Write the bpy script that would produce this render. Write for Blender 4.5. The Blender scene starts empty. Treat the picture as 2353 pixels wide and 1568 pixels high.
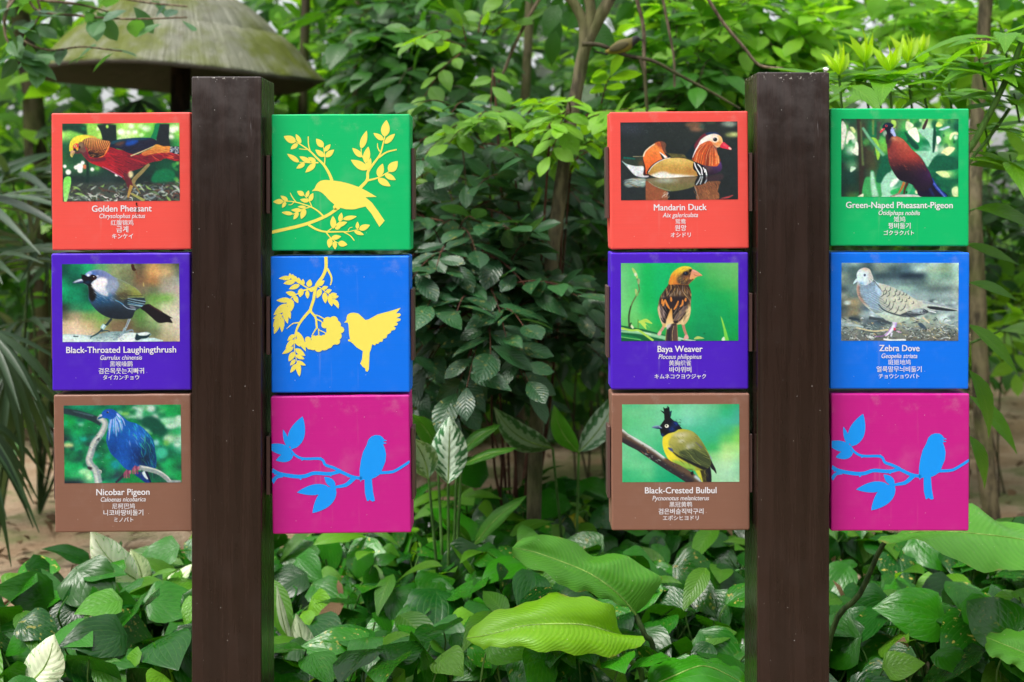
import bpy, bmesh, math, random
import numpy as np
from mathutils import Vector, Matrix
R = math.radians
SC = bpy.context.scene; COL = SC.collection
# ------------------------------------------------------------------ camera, sky, sun, exposure
CAMZ = 1.5
cam_d = bpy.data.cameras.new('camera'); cam = bpy.data.objects.new('camera', cam_d); COL.objects.link(cam); SC.camera = cam
cam.location = (0, 0, CAMZ); cam.rotation_euler = (R(90), 0, 0)
cam_d.lens = 45; cam_d.sensor_width = 36; cam_d.shift_y = -.1334; cam_d.clip_start = .05; cam_d.clip_end = 400
cam_d.dof.use_dof = True; cam_d.dof.focus_distance = 2.8; cam_d.dof.aperture_fstop = 3.3; cam_d.dof.aperture_blades = 7
SUN_EL, SUN_AZ = 66, 238     # degrees; azimuth clockwise from +Y
W = bpy.data.worlds.new('World'); SC.world = W; W.use_nodes = True; nt = W.node_tree; nt.nodes.clear()
sky = nt.nodes.new('ShaderNodeTexSky'); sky.sky_type = 'NISHITA'; sky.sun_disc = False; sky.sun_elevation = R(SUN_EL); sky.sun_rotation = R(SUN_AZ)
sky.air_density = 1.0; sky.dust_density = 4.0; sky.ozone_density = 1.0
hs = nt.nodes.new('ShaderNodeHueSaturation'); hs.inputs['Saturation'].default_value = .18
bg = nt.nodes.new('ShaderNodeBackground'); bg.inputs['Strength'].default_value = .15; wo = nt.nodes.new('ShaderNodeOutputWorld')
nt.links.new(sky.outputs[0], hs.inputs['Color']); nt.links.new(hs.outputs[0], bg.inputs['Color']); nt.links.new(bg.outputs[0], wo.inputs['Surface'])
sd = bpy.data.lights.new('sun', 'SUN'); sd.energy = 1.5; sd.angle = R(25); sd.color = (1, .95, .87); so = bpy.data.objects.new('sun', sd); COL.objects.link(so)
_d = Vector((math.sin(R(SUN_AZ))*math.cos(R(SUN_EL)), math.cos(R(SUN_AZ))*math.cos(R(SUN_EL)), math.sin(R(SUN_EL))))
so.rotation_euler = _d.to_track_quat('Z', 'Y').to_euler()
SC.view_settings.view_transform = 'Standard'; SC.view_settings.look = 'None'; SC.view_settings.exposure = .97; SC.view_settings.gamma = 1
SC.cycles.use_denoising = True; SC.cycles.max_bounces = 8; SC.cycles.diffuse_bounces = 4; SC.cycles.glossy_bounces = 3; SC.cycles.transmission_bounces = 4
SC.cycles.caustics_reflective = False; SC.cycles.caustics_refractive = False
FPX = 2941.25
def at(px, py, Y):
    """a point at distance Y that the photograph (2353 px wide) shows at px, py"""
    return Vector(((px-1176.5)*Y/FPX, Y, CAMZ-(py-470)*Y/FPX))
rng = np.random.default_rng(11)
# ------------------------------------------------------------------ small helpers
def lin(c):
    c = c.lstrip('#'); v = [int(c[i:i+2], 16)/255 for i in (0, 2, 4)]
    return tuple(x/12.92 if x <= .04045 else ((x+.055)/1.055)**2.4 for x in v)
def tag(o, label=None, cat=None, group=None, kind=None):
    for k, v in (('label', label), ('category', cat), ('group', group), ('kind', kind)):
        if v: o[k] = v
    return o
def thing(name, label, cat, loc=(0, 0, 0), group=None, rot=(0, 0, 0)):
    o = bpy.data.objects.new(name, None); COL.objects.link(o); o.location = loc; o.rotation_euler = rot; o.empty_display_size = .1
    return tag(o, label, cat, group)
def mesh_obj(name, verts, faces, mat, parent=None, smooth=True, uv=None, tint=None, loc=None):
    """verts (n,3); faces an (m,k) array or a list of lists; one mesh object. Verts are given in the parent's space."""
    me = bpy.data.meshes.new(name)
    if isinstance(faces, np.ndarray):
        n, k = faces.shape; me.vertices.add(len(verts)); me.vertices.foreach_set('co', np.asarray(verts, np.float32).ravel())
        me.loops.add(n*k); me.loops.foreach_set('vertex_index', faces.astype(np.int32).ravel()); me.polygons.add(n)
        me.polygons.foreach_set('loop_start', np.arange(0, n*k, k, dtype=np.int32)); me.polygons.foreach_set('loop_total', np.full(n, k, np.int32)); me.update(calc_edges=True)
        if uv is not None:
            l = me.uv_layers.new(name='uv'); l.data.foreach_set('uv', np.asarray(uv, np.float32)[faces.ravel()].ravel())
    else: me.from_pydata([tuple(v) for v in verts], [], faces)
    if tint is not None:
        a = me.color_attributes.new('tint', 'FLOAT_COLOR', 'POINT'); t = np.ones((len(verts), 4), np.float32); t[:, :3] = tint; a.data.foreach_set('color', t.ravel())
    if smooth: me.polygons.foreach_set('use_smooth', np.ones(len(me.polygons), bool))
    me.materials.append(mat); o = bpy.data.objects.new(name, me); COL.objects.link(o)
    if parent is not None: o.parent = parent
    if loc is not None: o.location = loc
    return o
def bm_obj(name, bm, mat, parent=None, smooth=False, loc=None):
    me = bpy.data.meshes.new(name); bm.to_mesh(me); bm.free(); me.materials.append(mat)
    if smooth: me.polygons.foreach_set('use_smooth', np.ones(len(me.polygons), bool))
    o = bpy.data.objects.new(name, me); COL.objects.link(o)
    if parent is not None: o.parent = parent
    if loc is not None: o.location = loc
    return o
def box_bm(sx, sy, sz, bev=0, seg=2, c=(0, 0, 0)):
    bm = bmesh.new(); bmesh.ops.create_cube(bm, size=1, matrix=Matrix.Translation(c) @ Matrix.Diagonal((sx, sy, sz, 1)))
    if bev: bmesh.ops.bevel(bm, geom=bm.edges[:], offset=bev, segments=seg, profile=.5, affect='EDGES')
    return bm
def tubes(runs, sides=6, wob=0):
    """runs: list of (points, r0, r1); returns verts, quads"""
    V, F, off = [], [], 0; ang = np.arange(sides)*2*np.pi/sides
    for pts, r0, r1 in runs:
        p = np.asarray([tuple(q) for q in pts], float)
        if len(p) > 2: p = crom(p, False, 4)
        n = len(p); t = np.gradient(p, axis=0); t /= np.linalg.norm(t, axis=1)[:, None]+1e-9
        ref = np.array([.31, .2, .93]) if abs(t[0, 2]) < .9 else np.array([1., .1, 0]); a = np.cross(t, ref); a /= np.linalg.norm(a, axis=1)[:, None]+1e-9; b = np.cross(t, a)
        r = np.linspace(r0, r1, n)[:, None, None]
        if wob: k = np.arange(n)[:, None, None]; r = r*(1+wob*(np.sin(k*1.7+2*ang[None, :, None])+.7*np.sin(k*.9+ang[None, :, None]*3+1)+.5*np.sin(k*3.1)))
        V.append((p[:, None]+r*(a[:, None]*np.cos(ang)[None, :, None]+b[:, None]*np.sin(ang)[None, :, None])).reshape(-1, 3))
        i = np.arange(n-1)[:, None]*sides; j = np.arange(sides)[None]; k = (j+1) % sides
        F.append((np.stack([i+j, i+k, i+sides+k, i+sides+j], -1).reshape(-1, 4))+off); off += n*sides
    return np.vstack(V), np.vstack(F)
# ------------------------------------------------------------------ materials
class NB:
    def __init__(s, name):
        s.m = bpy.data.materials.new(name); s.m.use_nodes = True; s.t = s.m.node_tree; s.t.nodes.clear(); s.out = s.n('ShaderNodeOutputMaterial')
    def n(s, ty, **kw):
        x = s.t.nodes.new(ty)
        for k, v in kw.items(): setattr(x, k, v)
        return x
    def set(s, inp, v):
        if isinstance(v, bpy.types.NodeSocket): s.t.links.new(v, inp)
        elif isinstance(v, (tuple, list)) and len(v) == 3 and inp.type == 'RGBA': inp.default_value = (*v, 1)
        else: inp.default_value = v
    def math(s, op, a, b=None, c=None, clamp=False):
        x = s.n('ShaderNodeMath', operation=op); x.use_clamp = clamp
        for i, v in enumerate((a, b, c)):
            if v is not None: s.set(x.inputs[i], v)
        return x.outputs[0]
    def mix(s, f, a, b, mode='MIX'):
        x = s.n('ShaderNodeMix', data_type='RGBA', blend_type=mode); s.set(x.inputs[0], f); s.set(x.inputs[6], a); s.set(x.inputs[7], b); return x.outputs[2]
    def noise(s, vec, scale, detail=3, rough=.55, dist=0):
        x = s.n('ShaderNodeTexNoise'); s.set(x.inputs['Vector'], vec); x.inputs['Scale'].default_value = scale; x.inputs['Detail'].default_value = detail; x.inputs['Roughness'].default_value = rough; x.inputs['Distortion'].default_value = dist; return x.outputs['Fac']
    def ramp(s, f, a, b): # smooth step a..b
        x = s.n('ShaderNodeMapRange', interpolation_type='SMOOTHSTEP'); s.set(x.inputs[0], f); x.inputs[1].default_value = a; x.inputs[2].default_value = b; return x.outputs[0]
    def coord(s, scale=(1, 1, 1), kind='Object'):
        c = s.n('ShaderNodeTexCoord'); m = s.n('ShaderNodeMapping'); m.inputs['Scale'].default_value = scale; s.t.links.new(c.outputs[kind], m.inputs[0]); return m.outputs[0]
    def bump(s, h, strength=.3, dist=.01):
        b = s.n('ShaderNodeBump'); b.inputs['Strength'].default_value = strength; b.inputs['Distance'].default_value = dist; s.set(b.inputs['Height'], h); return b.outputs[0]
    def bsdf(s, col, rough=.5, normal=None, spec=.5, **kw):
        p = s.n('ShaderNodeBsdfPrincipled'); s.set(p.inputs['Base Color'], col); s.set(p.inputs['Roughness'], rough); s.set(p.inputs['Specular IOR Level'], spec)
        if normal is not None: s.set(p.inputs['Normal'], normal)
        for k, v in kw.items(): s.set(p.inputs[k], v)
        return p.outputs[0]
    def done(s, sh): s.t.links.new(sh, s.out.inputs[0]); return s.m
def leaf_mat(name, dark, bright, vein=(.25, .4, .12), rough=.36, kind='pinnate', trans=.3, tcol=None, spots=0, nv=9, spec=.5, vamt=.35, pat=None, pt=(.34, .52), rib=.6, fe=.2, bst=.45, worn=0):
    """two-sided leaf: tint.r runs dark..bright, tint.g scales value, tint.b says how spotted it is"""
    b = NB(name); uvn = b.n('ShaderNodeUVMap', uv_map='uv'); sep = b.n('ShaderNodeSeparateXYZ'); b.t.links.new(uvn.outputs[0], sep.inputs[0])
    at_ = b.n('ShaderNodeAttribute', attribute_name='tint'); sc = b.n('ShaderNodeSeparateColor'); b.t.links.new(at_.outputs['Color'], sc.inputs[0])
    u = b.math('ABSOLUTE', b.math('MULTIPLY_ADD', sep.outputs[0], 2, -1)); v = sep.outputs[1]
    oc = b.coord()
    if kind == 'palmate':    # veins run from the base and bow out
        q = b.math('DIVIDE', u, b.math('MAXIMUM', b.math('POWER', b.math('MULTIPLY', v, 1.05), .42), .12)); w = b.math('PINGPONG', b.math('MULTIPLY', q, 3.0), .5); ln = b.ramp(w, .075, .0)
        side = b.math('PINGPONG', b.math('MULTIPLY_ADD', v, 7, b.math('MULTIPLY', u, -2.5)), .5); ln2 = b.math('MULTIPLY', b.ramp(side, .07, 0), .25); vv = b.math('MAXIMUM', ln, ln2); hgt = b.math('SUBTRACT', b.math('MINIMUM', w, side), b.math('MULTIPLY', vv, .3))
    elif kind == 'parallel': # banana-like close side ribs
        w = b.math('PINGPONG', b.math('MULTIPLY', b.math('ADD', b.math('MULTIPLY_ADD', b.noise(oc, 14, 2), .05, v), b.math('MULTIPLY', b.math('POWER', u, 1.5), -.22)), nv), .5); vv = b.math('MAXIMUM', b.math('MULTIPLY', b.ramp(w, .4, .0), .55), b.ramp(u, .05, .015)); hgt = b.math('MULTIPLY', w, .6)
    else:
        w = b.math('PINGPONG', b.math('MULTIPLY', b.math('SUBTRACT', v, b.math('MULTIPLY', u, .28)), nv), .5); vv = b.math('MAXIMUM', b.math('MULTIPLY', b.ramp(w, .10, 0), .55), b.ramp(u, .09, .02)); hgt = w
    c = b.mix(sc.outputs[0], dark, bright); c = b.mix(b.math('MULTIPLY', vv, vamt), c, vein)
    nz = b.noise(oc, 40, 3); c = b.mix(b.math('MULTIPLY', nz, .35), c, (dark[0]*.6, dark[1]*.6, dark[2]*.6))
    if pat:  # pale leaf with a dark feathered margin, or the reverse
        nn = b.noise(oc, 55, 2, .6); f = b.math('SINE', b.math('MULTIPLY', b.math('SUBTRACT', v, b.math('MULTIPLY', u, .3)), 46)); g = b.math('ADD', b.math('MULTIPLY', f, fe), b.math('ADD', u, b.math('MULTIPLY_ADD', nn, .9, -.45))); m = b.math('MULTIPLY', b.ramp(g, *pt), b.ramp(g, 1.0, .75)); m = b.math('MAXIMUM', m, b.math('MULTIPLY', b.ramp(u, .07, .02), rib)); c = b.mix(m, c, pat)
    if spots:
        vo = b.noise(oc, 70, 2, .5); m = b.math('MULTIPLY', b.ramp(vo, .62, .70), sc.outputs[2]); c = b.mix(m, c, (.45, .38, .07)); vo2 = b.noise(oc, 130, 2, .5); m2 = b.math('MULTIPLY', b.ramp(vo2, .68, .74), sc.outputs[2]); c = b.mix(m2, c, (.5, .28, .12))
    if worn:  # browned, nibbled-looking margin, small pale specks
        en = b.noise(oc, 24, 4, .7); em = b.math('MULTIPLY', b.ramp(b.math('ADD', u, b.math('MULTIPLY_ADD', en, .5, -.25)), .98, 1.10), .8); c = b.mix(em, c, (.30, .19, .05)); sn = b.math('MULTIPLY', b.ramp(b.noise(oc, 120, 1), .76, .80), .7); c = b.mix(sn, c, (.6, .62, .4)); pn = b.math('MULTIPLY', b.ramp(b.noise(oc, 9, 4, .7), .5, .75), .35); c = b.mix(pn, c, (dark[0]*.6, dark[1]*.7, dark[2]*.6))
    hsv = b.n('ShaderNodeHueSaturation'); b.set(hsv.inputs['Color'], c); b.set(hsv.inputs['Value'], sc.outputs[1]); c = hsv.outputs[0]
    nm = b.bump(hgt, bst, .004)
    p = b.bsdf(c, b.math('MULTIPLY_ADD', nz, .25, rough-.1), nm, spec)
    tr = b.n('ShaderNodeBsdfTranslucent'); tc = b.mix(.75, c, tcol or (bright[0]*1.5+.02, bright[1]*1.5, bright[2]*.5), 'MIX'); b.set(tr.inputs[0], tc); b.set(tr.inputs['Normal'], nm)
    mx = b.n('ShaderNodeMixShader'); mx.inputs[0].default_value = trans; b.t.links.new(p, mx.inputs[1]); b.t.links.new(tr.outputs[0], mx.inputs[2])
    return b.done(mx.outputs[0])
def bark_mat(name, a, c2, scale=30, moss=0):
    b = NB(name); oc = b.coord((1, 1, .25)); n1 = b.noise(oc, scale, 5, .65); n2 = b.noise(b.coord(), 7, 3); c = b.mix(b.ramp(n1, .38, .62), (a[0]*.7, a[1]*.7, a[2]*.7), c2); c = b.mix(b.math('MULTIPLY', b.ramp(n2, .5, .72), .6), c, (c2[0]*1.5, c2[1]*1.5, c2[2]*1.4))
    if moss: c = b.mix(b.math('MULTIPLY', b.ramp(b.noise(b.coord(), 4, 4), .45, .65), moss), c, (.10, .12, .03))
    return b.done(b.bsdf(c, .85, b.bump(n1, .7, .01), .25))
# ------------------------------------------------------------------ printed pictures (flat prints on the sign faces)
PW, PH = 480, 320            # working raster of one print; coordinates below run 0..2352 x 0..1568
def hx(c):
    if isinstance(c, str):
        c = c.lstrip('#'); return np.array([int(c[i:i+2], 16)/255 for i in (0, 2, 4)])
    return np.asarray(c, float)
def crom(pts, closed=True, k=5):
    p = np.asarray(pts, float); n = len(p)
    if n < 3: return p
    if closed: q = np.vstack([p[-1], p, p[0], p[1]]); m = n
    else: q = np.vstack([2*p[0]-p[1], p, 2*p[-1]-p[-2]]); m = n-1
    t = np.linspace(0, 1, k, endpoint=False)[:, None]; out = []
    for i in range(m):
        a, b, c, d = q[i], q[i+1], q[i+2], q[i+3]
        out.append(.5*((2*b)+(c-a)*t+(2*a-5*b+4*c-d)*t*t+(3*b-a-3*c+d)*t**3))
    if not closed: out.append(p[-1:])
    return np.vstack(out)
def blur1(a, s):
    r = int(max(1, np.ceil(s*2.5))); k = np.exp(-.5*(np.arange(-r, r+1)/s)**2); k /= k.sum()
    for ax in (0, 1):
        pad = [(0, 0)]*a.ndim; pad[ax] = (r, r); b = np.pad(a, pad, mode='edge'); o = 0
        for i, w in enumerate(k):
            sl = [slice(None)]*a.ndim; sl[ax] = slice(i, i+a.shape[ax]); o = o+w*b[tuple(sl)]
        a = o
    return a
def strip(pts, w0, w1=None, wm=None, k=5):
    """outline of a line of changing width"""
    c = crom(pts, False, k) if len(pts) > 2 else np.asarray(pts, float)
    if len(c) == 2: c = c[0]+(c[1]-c[0])*np.linspace(0, 1, 5)[:, None]
    if w1 is None: w1 = w0
    t = np.linspace(0, 1, len(c)); w = w0+(w1-w0)*t
    if wm is not None: w = w0*(1-t)**2+2*wm*t*(1-t)*1.6+w1*t*t
    d = np.gradient(c, axis=0); d /= np.linalg.norm(d, axis=1)[:, None]+1e-9; nn = np.stack([-d[:, 1], d[:, 0]], 1)
    return np.vstack([c+nn*w[:, None]/2, (c-nn*w[:, None]/2)[::-1]])
class Print:
    def __init__(s, base, seed=1, W=PW, H=PH, fx=2352, fy=1568):
        s.W, s.H, s.sx, s.sy = W, H, W/fx, H/fy; s.r = np.random.default_rng(seed); s.clip = None
        s.a = np.empty((H, W, 3)); s.Y, s.X = np.mgrid[0:H, 0:W]; s.X = (s.X+.5)/s.sx; s.Y = (s.Y+.5)/s.sy
        if callable(base): s.a[:] = base(s.X, s.Y)
        elif isinstance(base, list): s.grid(base)
        else: s.a[:] = hx(base)
    def grid(s, rows):
        g = np.array([[hx(c) for c in r.split()] for r in rows]); n, m = g.shape[:2]
        y = np.linspace(0, n-1, s.H); x = np.linspace(0, m-1, s.W); y0 = np.minimum(y.astype(int), n-2); x0 = np.minimum(x.astype(int), m-2)
        fy = y-y0; fx = x-x0; fy = (fy*fy*(3-2*fy))[:, None, None]; fx = (fx*fx*(3-2*fx))[None, :, None]
        s.a = (g[y0][:, x0]*(1-fy)*(1-fx)+g[y0+1][:, x0]*fy*(1-fx)+g[y0][:, x0+1]*(1-fy)*fx+g[y0+1][:, x0+1]*fy*fx)
    def mask(s, poly, soft=0):
        p = np.asarray(poly, float)*[s.sx, s.sy]; pad = soft*2.5*s.sx+1
        x0, x1 = int(max(0, p[:, 0].min()-pad)), int(min(s.W, p[:, 0].max()+pad+2)); y0, y1 = int(max(0, p[:, 1].min()-pad)), int(min(s.H, p[:, 1].max()+pad+2))
        if x1 <= x0 or y1 <= y0: return None
        acc = 0
        for oy in (.25, .75):
            for ox in (.25, .75):
                xx = np.arange(x0, x1)[None, :]+ox; yy = np.arange(y0, y1)[:, None]+oy; ins = np.zeros((y1-y0, x1-x0), bool)
                xa, ya = p[:, 0], p[:, 1]; xb, yb = np.roll(xa, -1), np.roll(ya, -1)
                for i in range(len(p)):
                    if ya[i] == yb[i]: continue
                    cnd = (ya[i] > yy) != (yb[i] > yy)
                    ins ^= cnd & (xx < (xb[i]-xa[i])*(yy-ya[i])/(yb[i]-ya[i])+xa[i])
                acc = acc+ins
        acc = acc/4.
        if soft: acc = blur1(acc, max(.4, soft*s.sx))
        return (slice(y0, y1), slice(x0, x1)), acc
    def put(s, m, col, op=1.):
        if m is None: return
        w, m = m
        if s.clip is not None: m = m*s.clip[w]
        m = (m*op)[..., None]; c = col(s.X[w], s.Y[w]) if callable(col) else hx(col)
        s.a[w] = s.a[w]*(1-m)+c*m
    def fill(s, pts, col, soft=0, op=1., smooth=True): 
        m = s.mask(crom(pts) if smooth else pts, soft); s.put(m, col, op); return m
    def line(s, pts, w0, w1, col, soft=0, op=1., wm=None): s.put(s.mask(strip(pts, w0, w1, wm), soft), col, op)
    def blob(s, x, y, rx, ry, col, op=1., p=1.6):
        w = (slice(int(max(0, (y-3*ry)*s.sy)), int(max(0, (y+3*ry)*s.sy))+1), slice(int(max(0, (x-3*rx)*s.sx)), int(max(0, (x+3*rx)*s.sx))+1)); d = np.sqrt(((s.X[w]-x)/rx)**2+((s.Y[w]-y)/ry)**2); s.put((w, np.exp(-.7*d**(2*p))), col, op)
    def disc(s, x, y, rx, ry, col, soft=0, op=1.):
        t = np.linspace(0, 2*np.pi, 28, endpoint=False); s.put(s.mask(np.stack([x+rx*np.cos(t), y+ry*np.sin(t)], 1), soft), col, op)
    def blobs(s, n, box, rad, cols, op=.8, asp=1., p=1.8):
        for _ in range(n):
            r = s.r.uniform(*rad); s.blob(s.r.uniform(box[0], box[2]), s.r.uniform(box[1], box[3]), r*asp, r, cols[s.r.integers(len(cols))], op*s.r.uniform(.6, 1), p)
    def dashes(s, n, box, ang, ln, w, cols, op=.9, bend=.15, soft=0, jit=.2):
        for _ in range(n):
            x, y = s.r.uniform(box[0], box[2]), s.r.uniform(box[1], box[3]); a = (ang(x, y) if callable(ang) else ang)+s.r.normal(0, jit); L = s.r.uniform(*ln)
            d = np.array([np.cos(a), np.sin(a)]); nn = np.array([-d[1], d[0]]); p = np.array([x, y]); b = s.r.normal(0, bend)*L
            s.line([p-d*L/2, p+nn*b, p+d*L/2], 2, 2, cols[s.r.integers(len(cols))], soft, op*s.r.uniform(.6, 1), wm=s.r.uniform(*w))
    def inside(s, pts, smooth=True, soft=0): w, m = s.mask(crom(pts) if smooth else pts, soft); s.clip = np.zeros((s.H, s.W)); s.clip[w] = m
    def free(s): s.clip = None
    def grain(s, k=.012, q=1.):
        n1 = blur1(s.r.normal(0, 1, (s.H, s.W, 3)), .9); n2 = blur1(s.r.normal(0, 1, (s.H, s.W, 1)), 2.6); n3 = blur1(s.r.normal(0, 1, (s.H, s.W, 1)), 9)
        s.a = s.a*(1+q*(.035*n1/n1.std()+.03*n2/n2.std()+.02*n3/n3.std()))+s.r.normal(0, k, (s.H, s.W, 1)); return np.clip(s.a, 0, 1)
def lg(p0, c0, p1, c1):
    """straight blend from colour c0 at p0 to c1 at p1"""
    c0, c1 = hx(c0), hx(c1); d = np.array([p1[0]-p0[0], p1[1]-p0[1]], float); L = d@d
    return lambda X, Y: c0+(c1-c0)*np.clip(((X-p0[0])*d[0]+(Y-p0[1])*d[1])/L, 0, 1)[..., None]

def print_golden_pheasant():
    c = Print(['#1e4a3a #1a4a34 #7fd84a #2c4a38 #9be458 #a8e860 #7cd84e #2a5a40 #a0e070', '#a8e870 #78c850 #8fdc50 #2c4030 #a4e45c #8cd850 #6cc84a #24503a #8cdc5c',
               '#1c5a3c #2c5a44 #2c6444 #1e4436 #4c9a48 #3c8a48 #2c6a3c #1c3a30 #2c9a4c', '#2a5a34 #1c4a34 #2c5a3a #1c4034 #1c4034 #1c3c30 #123830 #103c30 #144a34',
               '#2a6a3e #2c5a3c #2c6a40 #1c3c34 #1c3430 #1c3430 #123830 #0e5038 #125036', '#1c2c2c #1e3030 #203434 #243838 #1c3030 #1c2c2c #1a2c2c #183c30 #1c3830',
               '#2c4438 #3c4840 #445048 #4c5c50 #3c4844 #343c3c #343c3c #303c38 #3c4840', '#343c38 #4c5450 #58605c #54605c #687068 #545854 #484c4c #404644 #4a504c'], 3)
    c.blobs(26, (900, 40, 2330, 420), (30, 90), ['#c8f48c', '#e8fcd0', '#78cc48', '#f4fff0', '#58b048'], .8, 1.3)
    for x, y, r in ((1180, 180, 80), (1330, 185, 55), (1460, 185, 60), (2200, 150, 70), (2180, 280, 60), (1390, 70, 60), (2290, 120, 50)): c.disc(x, y, r, r*.8, '#fbfff4', 22)
    c.fill([(20, 40), (480, 40), (500, 240), (330, 190), (150, 130), (30, 150)], '#143c30', 20); c.disc(430, 110, 40, 35, '#0c8a50', 25)
    c.fill([(505, 50), (700, 40), (800, 200), (800, 320), (600, 300), (520, 240)], '#96d858', 18); c.disc(715, 115, 35, 40, '#e8fcc0', 12); c.disc(760, 250, 40, 60, '#c8f078', 15)
    c.fill([(700, 36), (1080, 36), (1092, 330), (1080, 640), (800, 640), (806, 300), (770, 160)], '#1b2b2c', 6, smooth=False); c.disc(905, 70, 28, 36, '#a8e060', 8)
    c.fill([(1870, 30), (1990, 30), (1900, 320), (1770, 320), (1830, 180)], '#0b7c4c', 6); c.fill([(1960, 26), (2150, 26), (2135, 300), (2190, 640), (1860, 640), (1890, 300)], '#1e262d', 6, smooth=False)
    for x, y, r in ((350, 870, 72), (275, 882, 42), (355, 940, 55), (410, 790, 40), (600, 925, 40), (120, 975, 55), (50, 860, 36), (1085, 1035, 36)): c.disc(x, y, r, r, '#f8fff6', 9)
    c.disc(450, 870, 36, 45, '#e07a58', 10); c.disc(700, 900, 50, 40, '#78cc5a', 25)
    c.line([(470, 700), (510, 850), (500, 1200)], 40, 60, '#15302c', 10)
    c.fill([(1800, 1190), (1850, 990), (2050, 920), (2240, 990), (2210, 1190)], '#0c6e46', 18); c.blobs(10, (2200, 780, 2330, 1250), (20, 45), ['#4cae50', '#1c8a4c', '#8acc60'], .8)
    c.fill([(0, 1240), (800, 1200), (1500, 1220), (2352, 1190), (2352, 1568), (0, 1568)], '#3a403f', 20, .6)
    c.dashes(170, (0, 1230, 2352, 1560), 0, (60, 260), (18, 60), ['#23282a', '#4f4440', '#7d9182', '#b9c8c0', '#5d7a50', '#2b2c30', '#8ea4ac', '#9ccf6a', '#d8e4e0', '#5c3f38'], .85, .2, 6, .5)
    c.dashes(40, (500, 1420, 2352, 1560), 0, (40, 160), (14, 40), ['#eef2ee', '#1c1e22', '#c0c8c4', '#6a4a40'], .95, .25, 0, .6)
    c.fill([(25, 1130), (155, 1065), (172, 1190), (130, 1400), (80, 1568), (30, 1568)], lg((30, 1100), '#7ede5c', (120, 1500), '#a4ee84'), 3)
    c.line([(1740, 820), (1600, 970), (1450, 1120), (1400, 1230)], 60, 90, '#8c7d52'); c.line([(1420, 1220), (1480, 1290), (1560, 1420)], 50, 20, '#7d6f4a'); c.line([(1370, 1410), (1500, 1480), (1640, 1560)], 36, 60, '#9a9c5a')
    body = [(940, 480), (1080, 520), (1260, 560), (1500, 640), (1620, 600), (1900, 590), (2150, 590), (2336, 640), (2336, 770), (2230, 760), (2060, 715), (1960, 760), (1760, 800), (1560, 910), (1360, 980), (1310, 1060), (1390, 1190), (1400, 1280), (1330, 1310), (1270, 1180), (1180, 1090), (1020, 1000), (780, 880), (600, 810), (500, 740), (400, 620), (380, 500), (470, 420)]
    c.fill(body, lg((820, 760), '#b3202e', (1450, 700), '#7c1f30'))
    c.inside(body); c.dashes(240, (900, 520, 1900, 1250), lambda x, y: .35+(y-700)/1500, (80, 220), (8, 22), ['#55202e', '#3c1c28', '#8e2234', '#c42c38', '#6e2030'], .8, .08)
    c.fill([(380, 480), (500, 560), (560, 700), (850, 680), (830, 760), (560, 760), (420, 640)], '#5a2636', 14, .85); c.dashes(30, (1800, 590, 2336, 780), .3, (120, 260), (14, 34), ['#d8343a', '#a02430', '#e05a3c', '#6e1e2a'], .9, .05); c.free()
    c.fill([(1220, 1000), (1330, 1040), (1400, 1210), (1390, 1290), (1325, 1310), (1260, 1170)], '#5c2630', 6); c.line([(800, 870), (960, 950), (1200, 1090)], 10, 14, '#d8a8d0', 3, .8); c.disc(1370, 1030, 50, 70, '#f2e6b0', 14, .9)
    c.line([(1385, 1250), (1350, 1350), (1310, 1490)], 70, 44, '#b08a4a'); c.line([(1345, 1490), (1390, 1500), (1395, 1568)], 20, 10, '#d4d8d4')
    ob = [(1590, 600), (1760, 520), (1880, 435), (2030, 470), (2170, 480), (2150, 600), (1950, 600), (1760, 640), (1640, 660)]
    c.fill(ob, lg((1800, 480), '#e09a44', (1800, 660), '#c2583a'), 3); c.inside(ob); c.dashes(40, (1580, 480, 2100, 660), .25, (90, 200), (6, 14), ['#f0b458', '#a8582c', '#d8783c'], .7, .05); c.free()
    tl = [(2165, 480), (2340, 474), (2340, 640), (2150, 590)]; c.fill(tl, '#1b2236', 0, 1, False); c.inside(tl, False); c.dashes(70, (2160, 480, 2340, 630), .6, (18, 40), (8, 16), ['#dfe8ee', '#b8c8d4'], .95, .3, 0, .9); c.free()
    wing = [(960, 400), (1040, 350), (1200, 320), (1500, 295), (1760, 300), (1880, 350), (1900, 400), (1800, 480), (1600, 580), (1420, 620), (1300, 590), (1180, 530), (980, 470)]
    c.fill(wing, '#1c2036'); c.inside(wing); c.fill([(960, 400), (1100, 330), (1500, 290), (1800, 300), (1600, 340), (1250, 350), (1040, 420)], '#124a5c', 16)
    c.fill([(1270, 430), (1300, 350), (1420, 330), (1530, 360), (1440, 430), (1300, 460)], '#1346a0', 16); c.fill([(1050, 430), (1160, 370), (1260, 380), (1160, 460)], '#5a4038', 18, .9)
    c.dashes(46, (1000, 320, 1880, 620), -.35, (80, 200), (6, 14), ['#2c3450', '#10141f', '#26304c', '#3c3036'], .8, .08); c.free(); c.line([(1370, 660), (1600, 570), (1850, 460)], 22, 14, '#dcc898')
    cape = [(390, 370), (440, 320), (540, 285), (680, 300), (820, 340), (950, 365), (955, 440), (920, 540), (830, 660), (720, 690), (580, 680), (530, 620), (490, 500)]
    c.fill(cape, lg((600, 320), '#d89a58', (640, 660), '#e8743c')); c.inside(cape)
    for k in range(15):
        q = k/14; c.line([(400+q*560, 270+q*90), (440+q*440, 420+q*90), (470+q*330, 530+q*110), (470+q*120, 560+q*160)], 9, 26, '#231c22', 2, .95)
    c.dashes(26, (480, 500, 900, 690), -.4, (60, 130), (8, 18), ['#2a1c20', '#f0a052'], .8); c.free()
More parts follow.
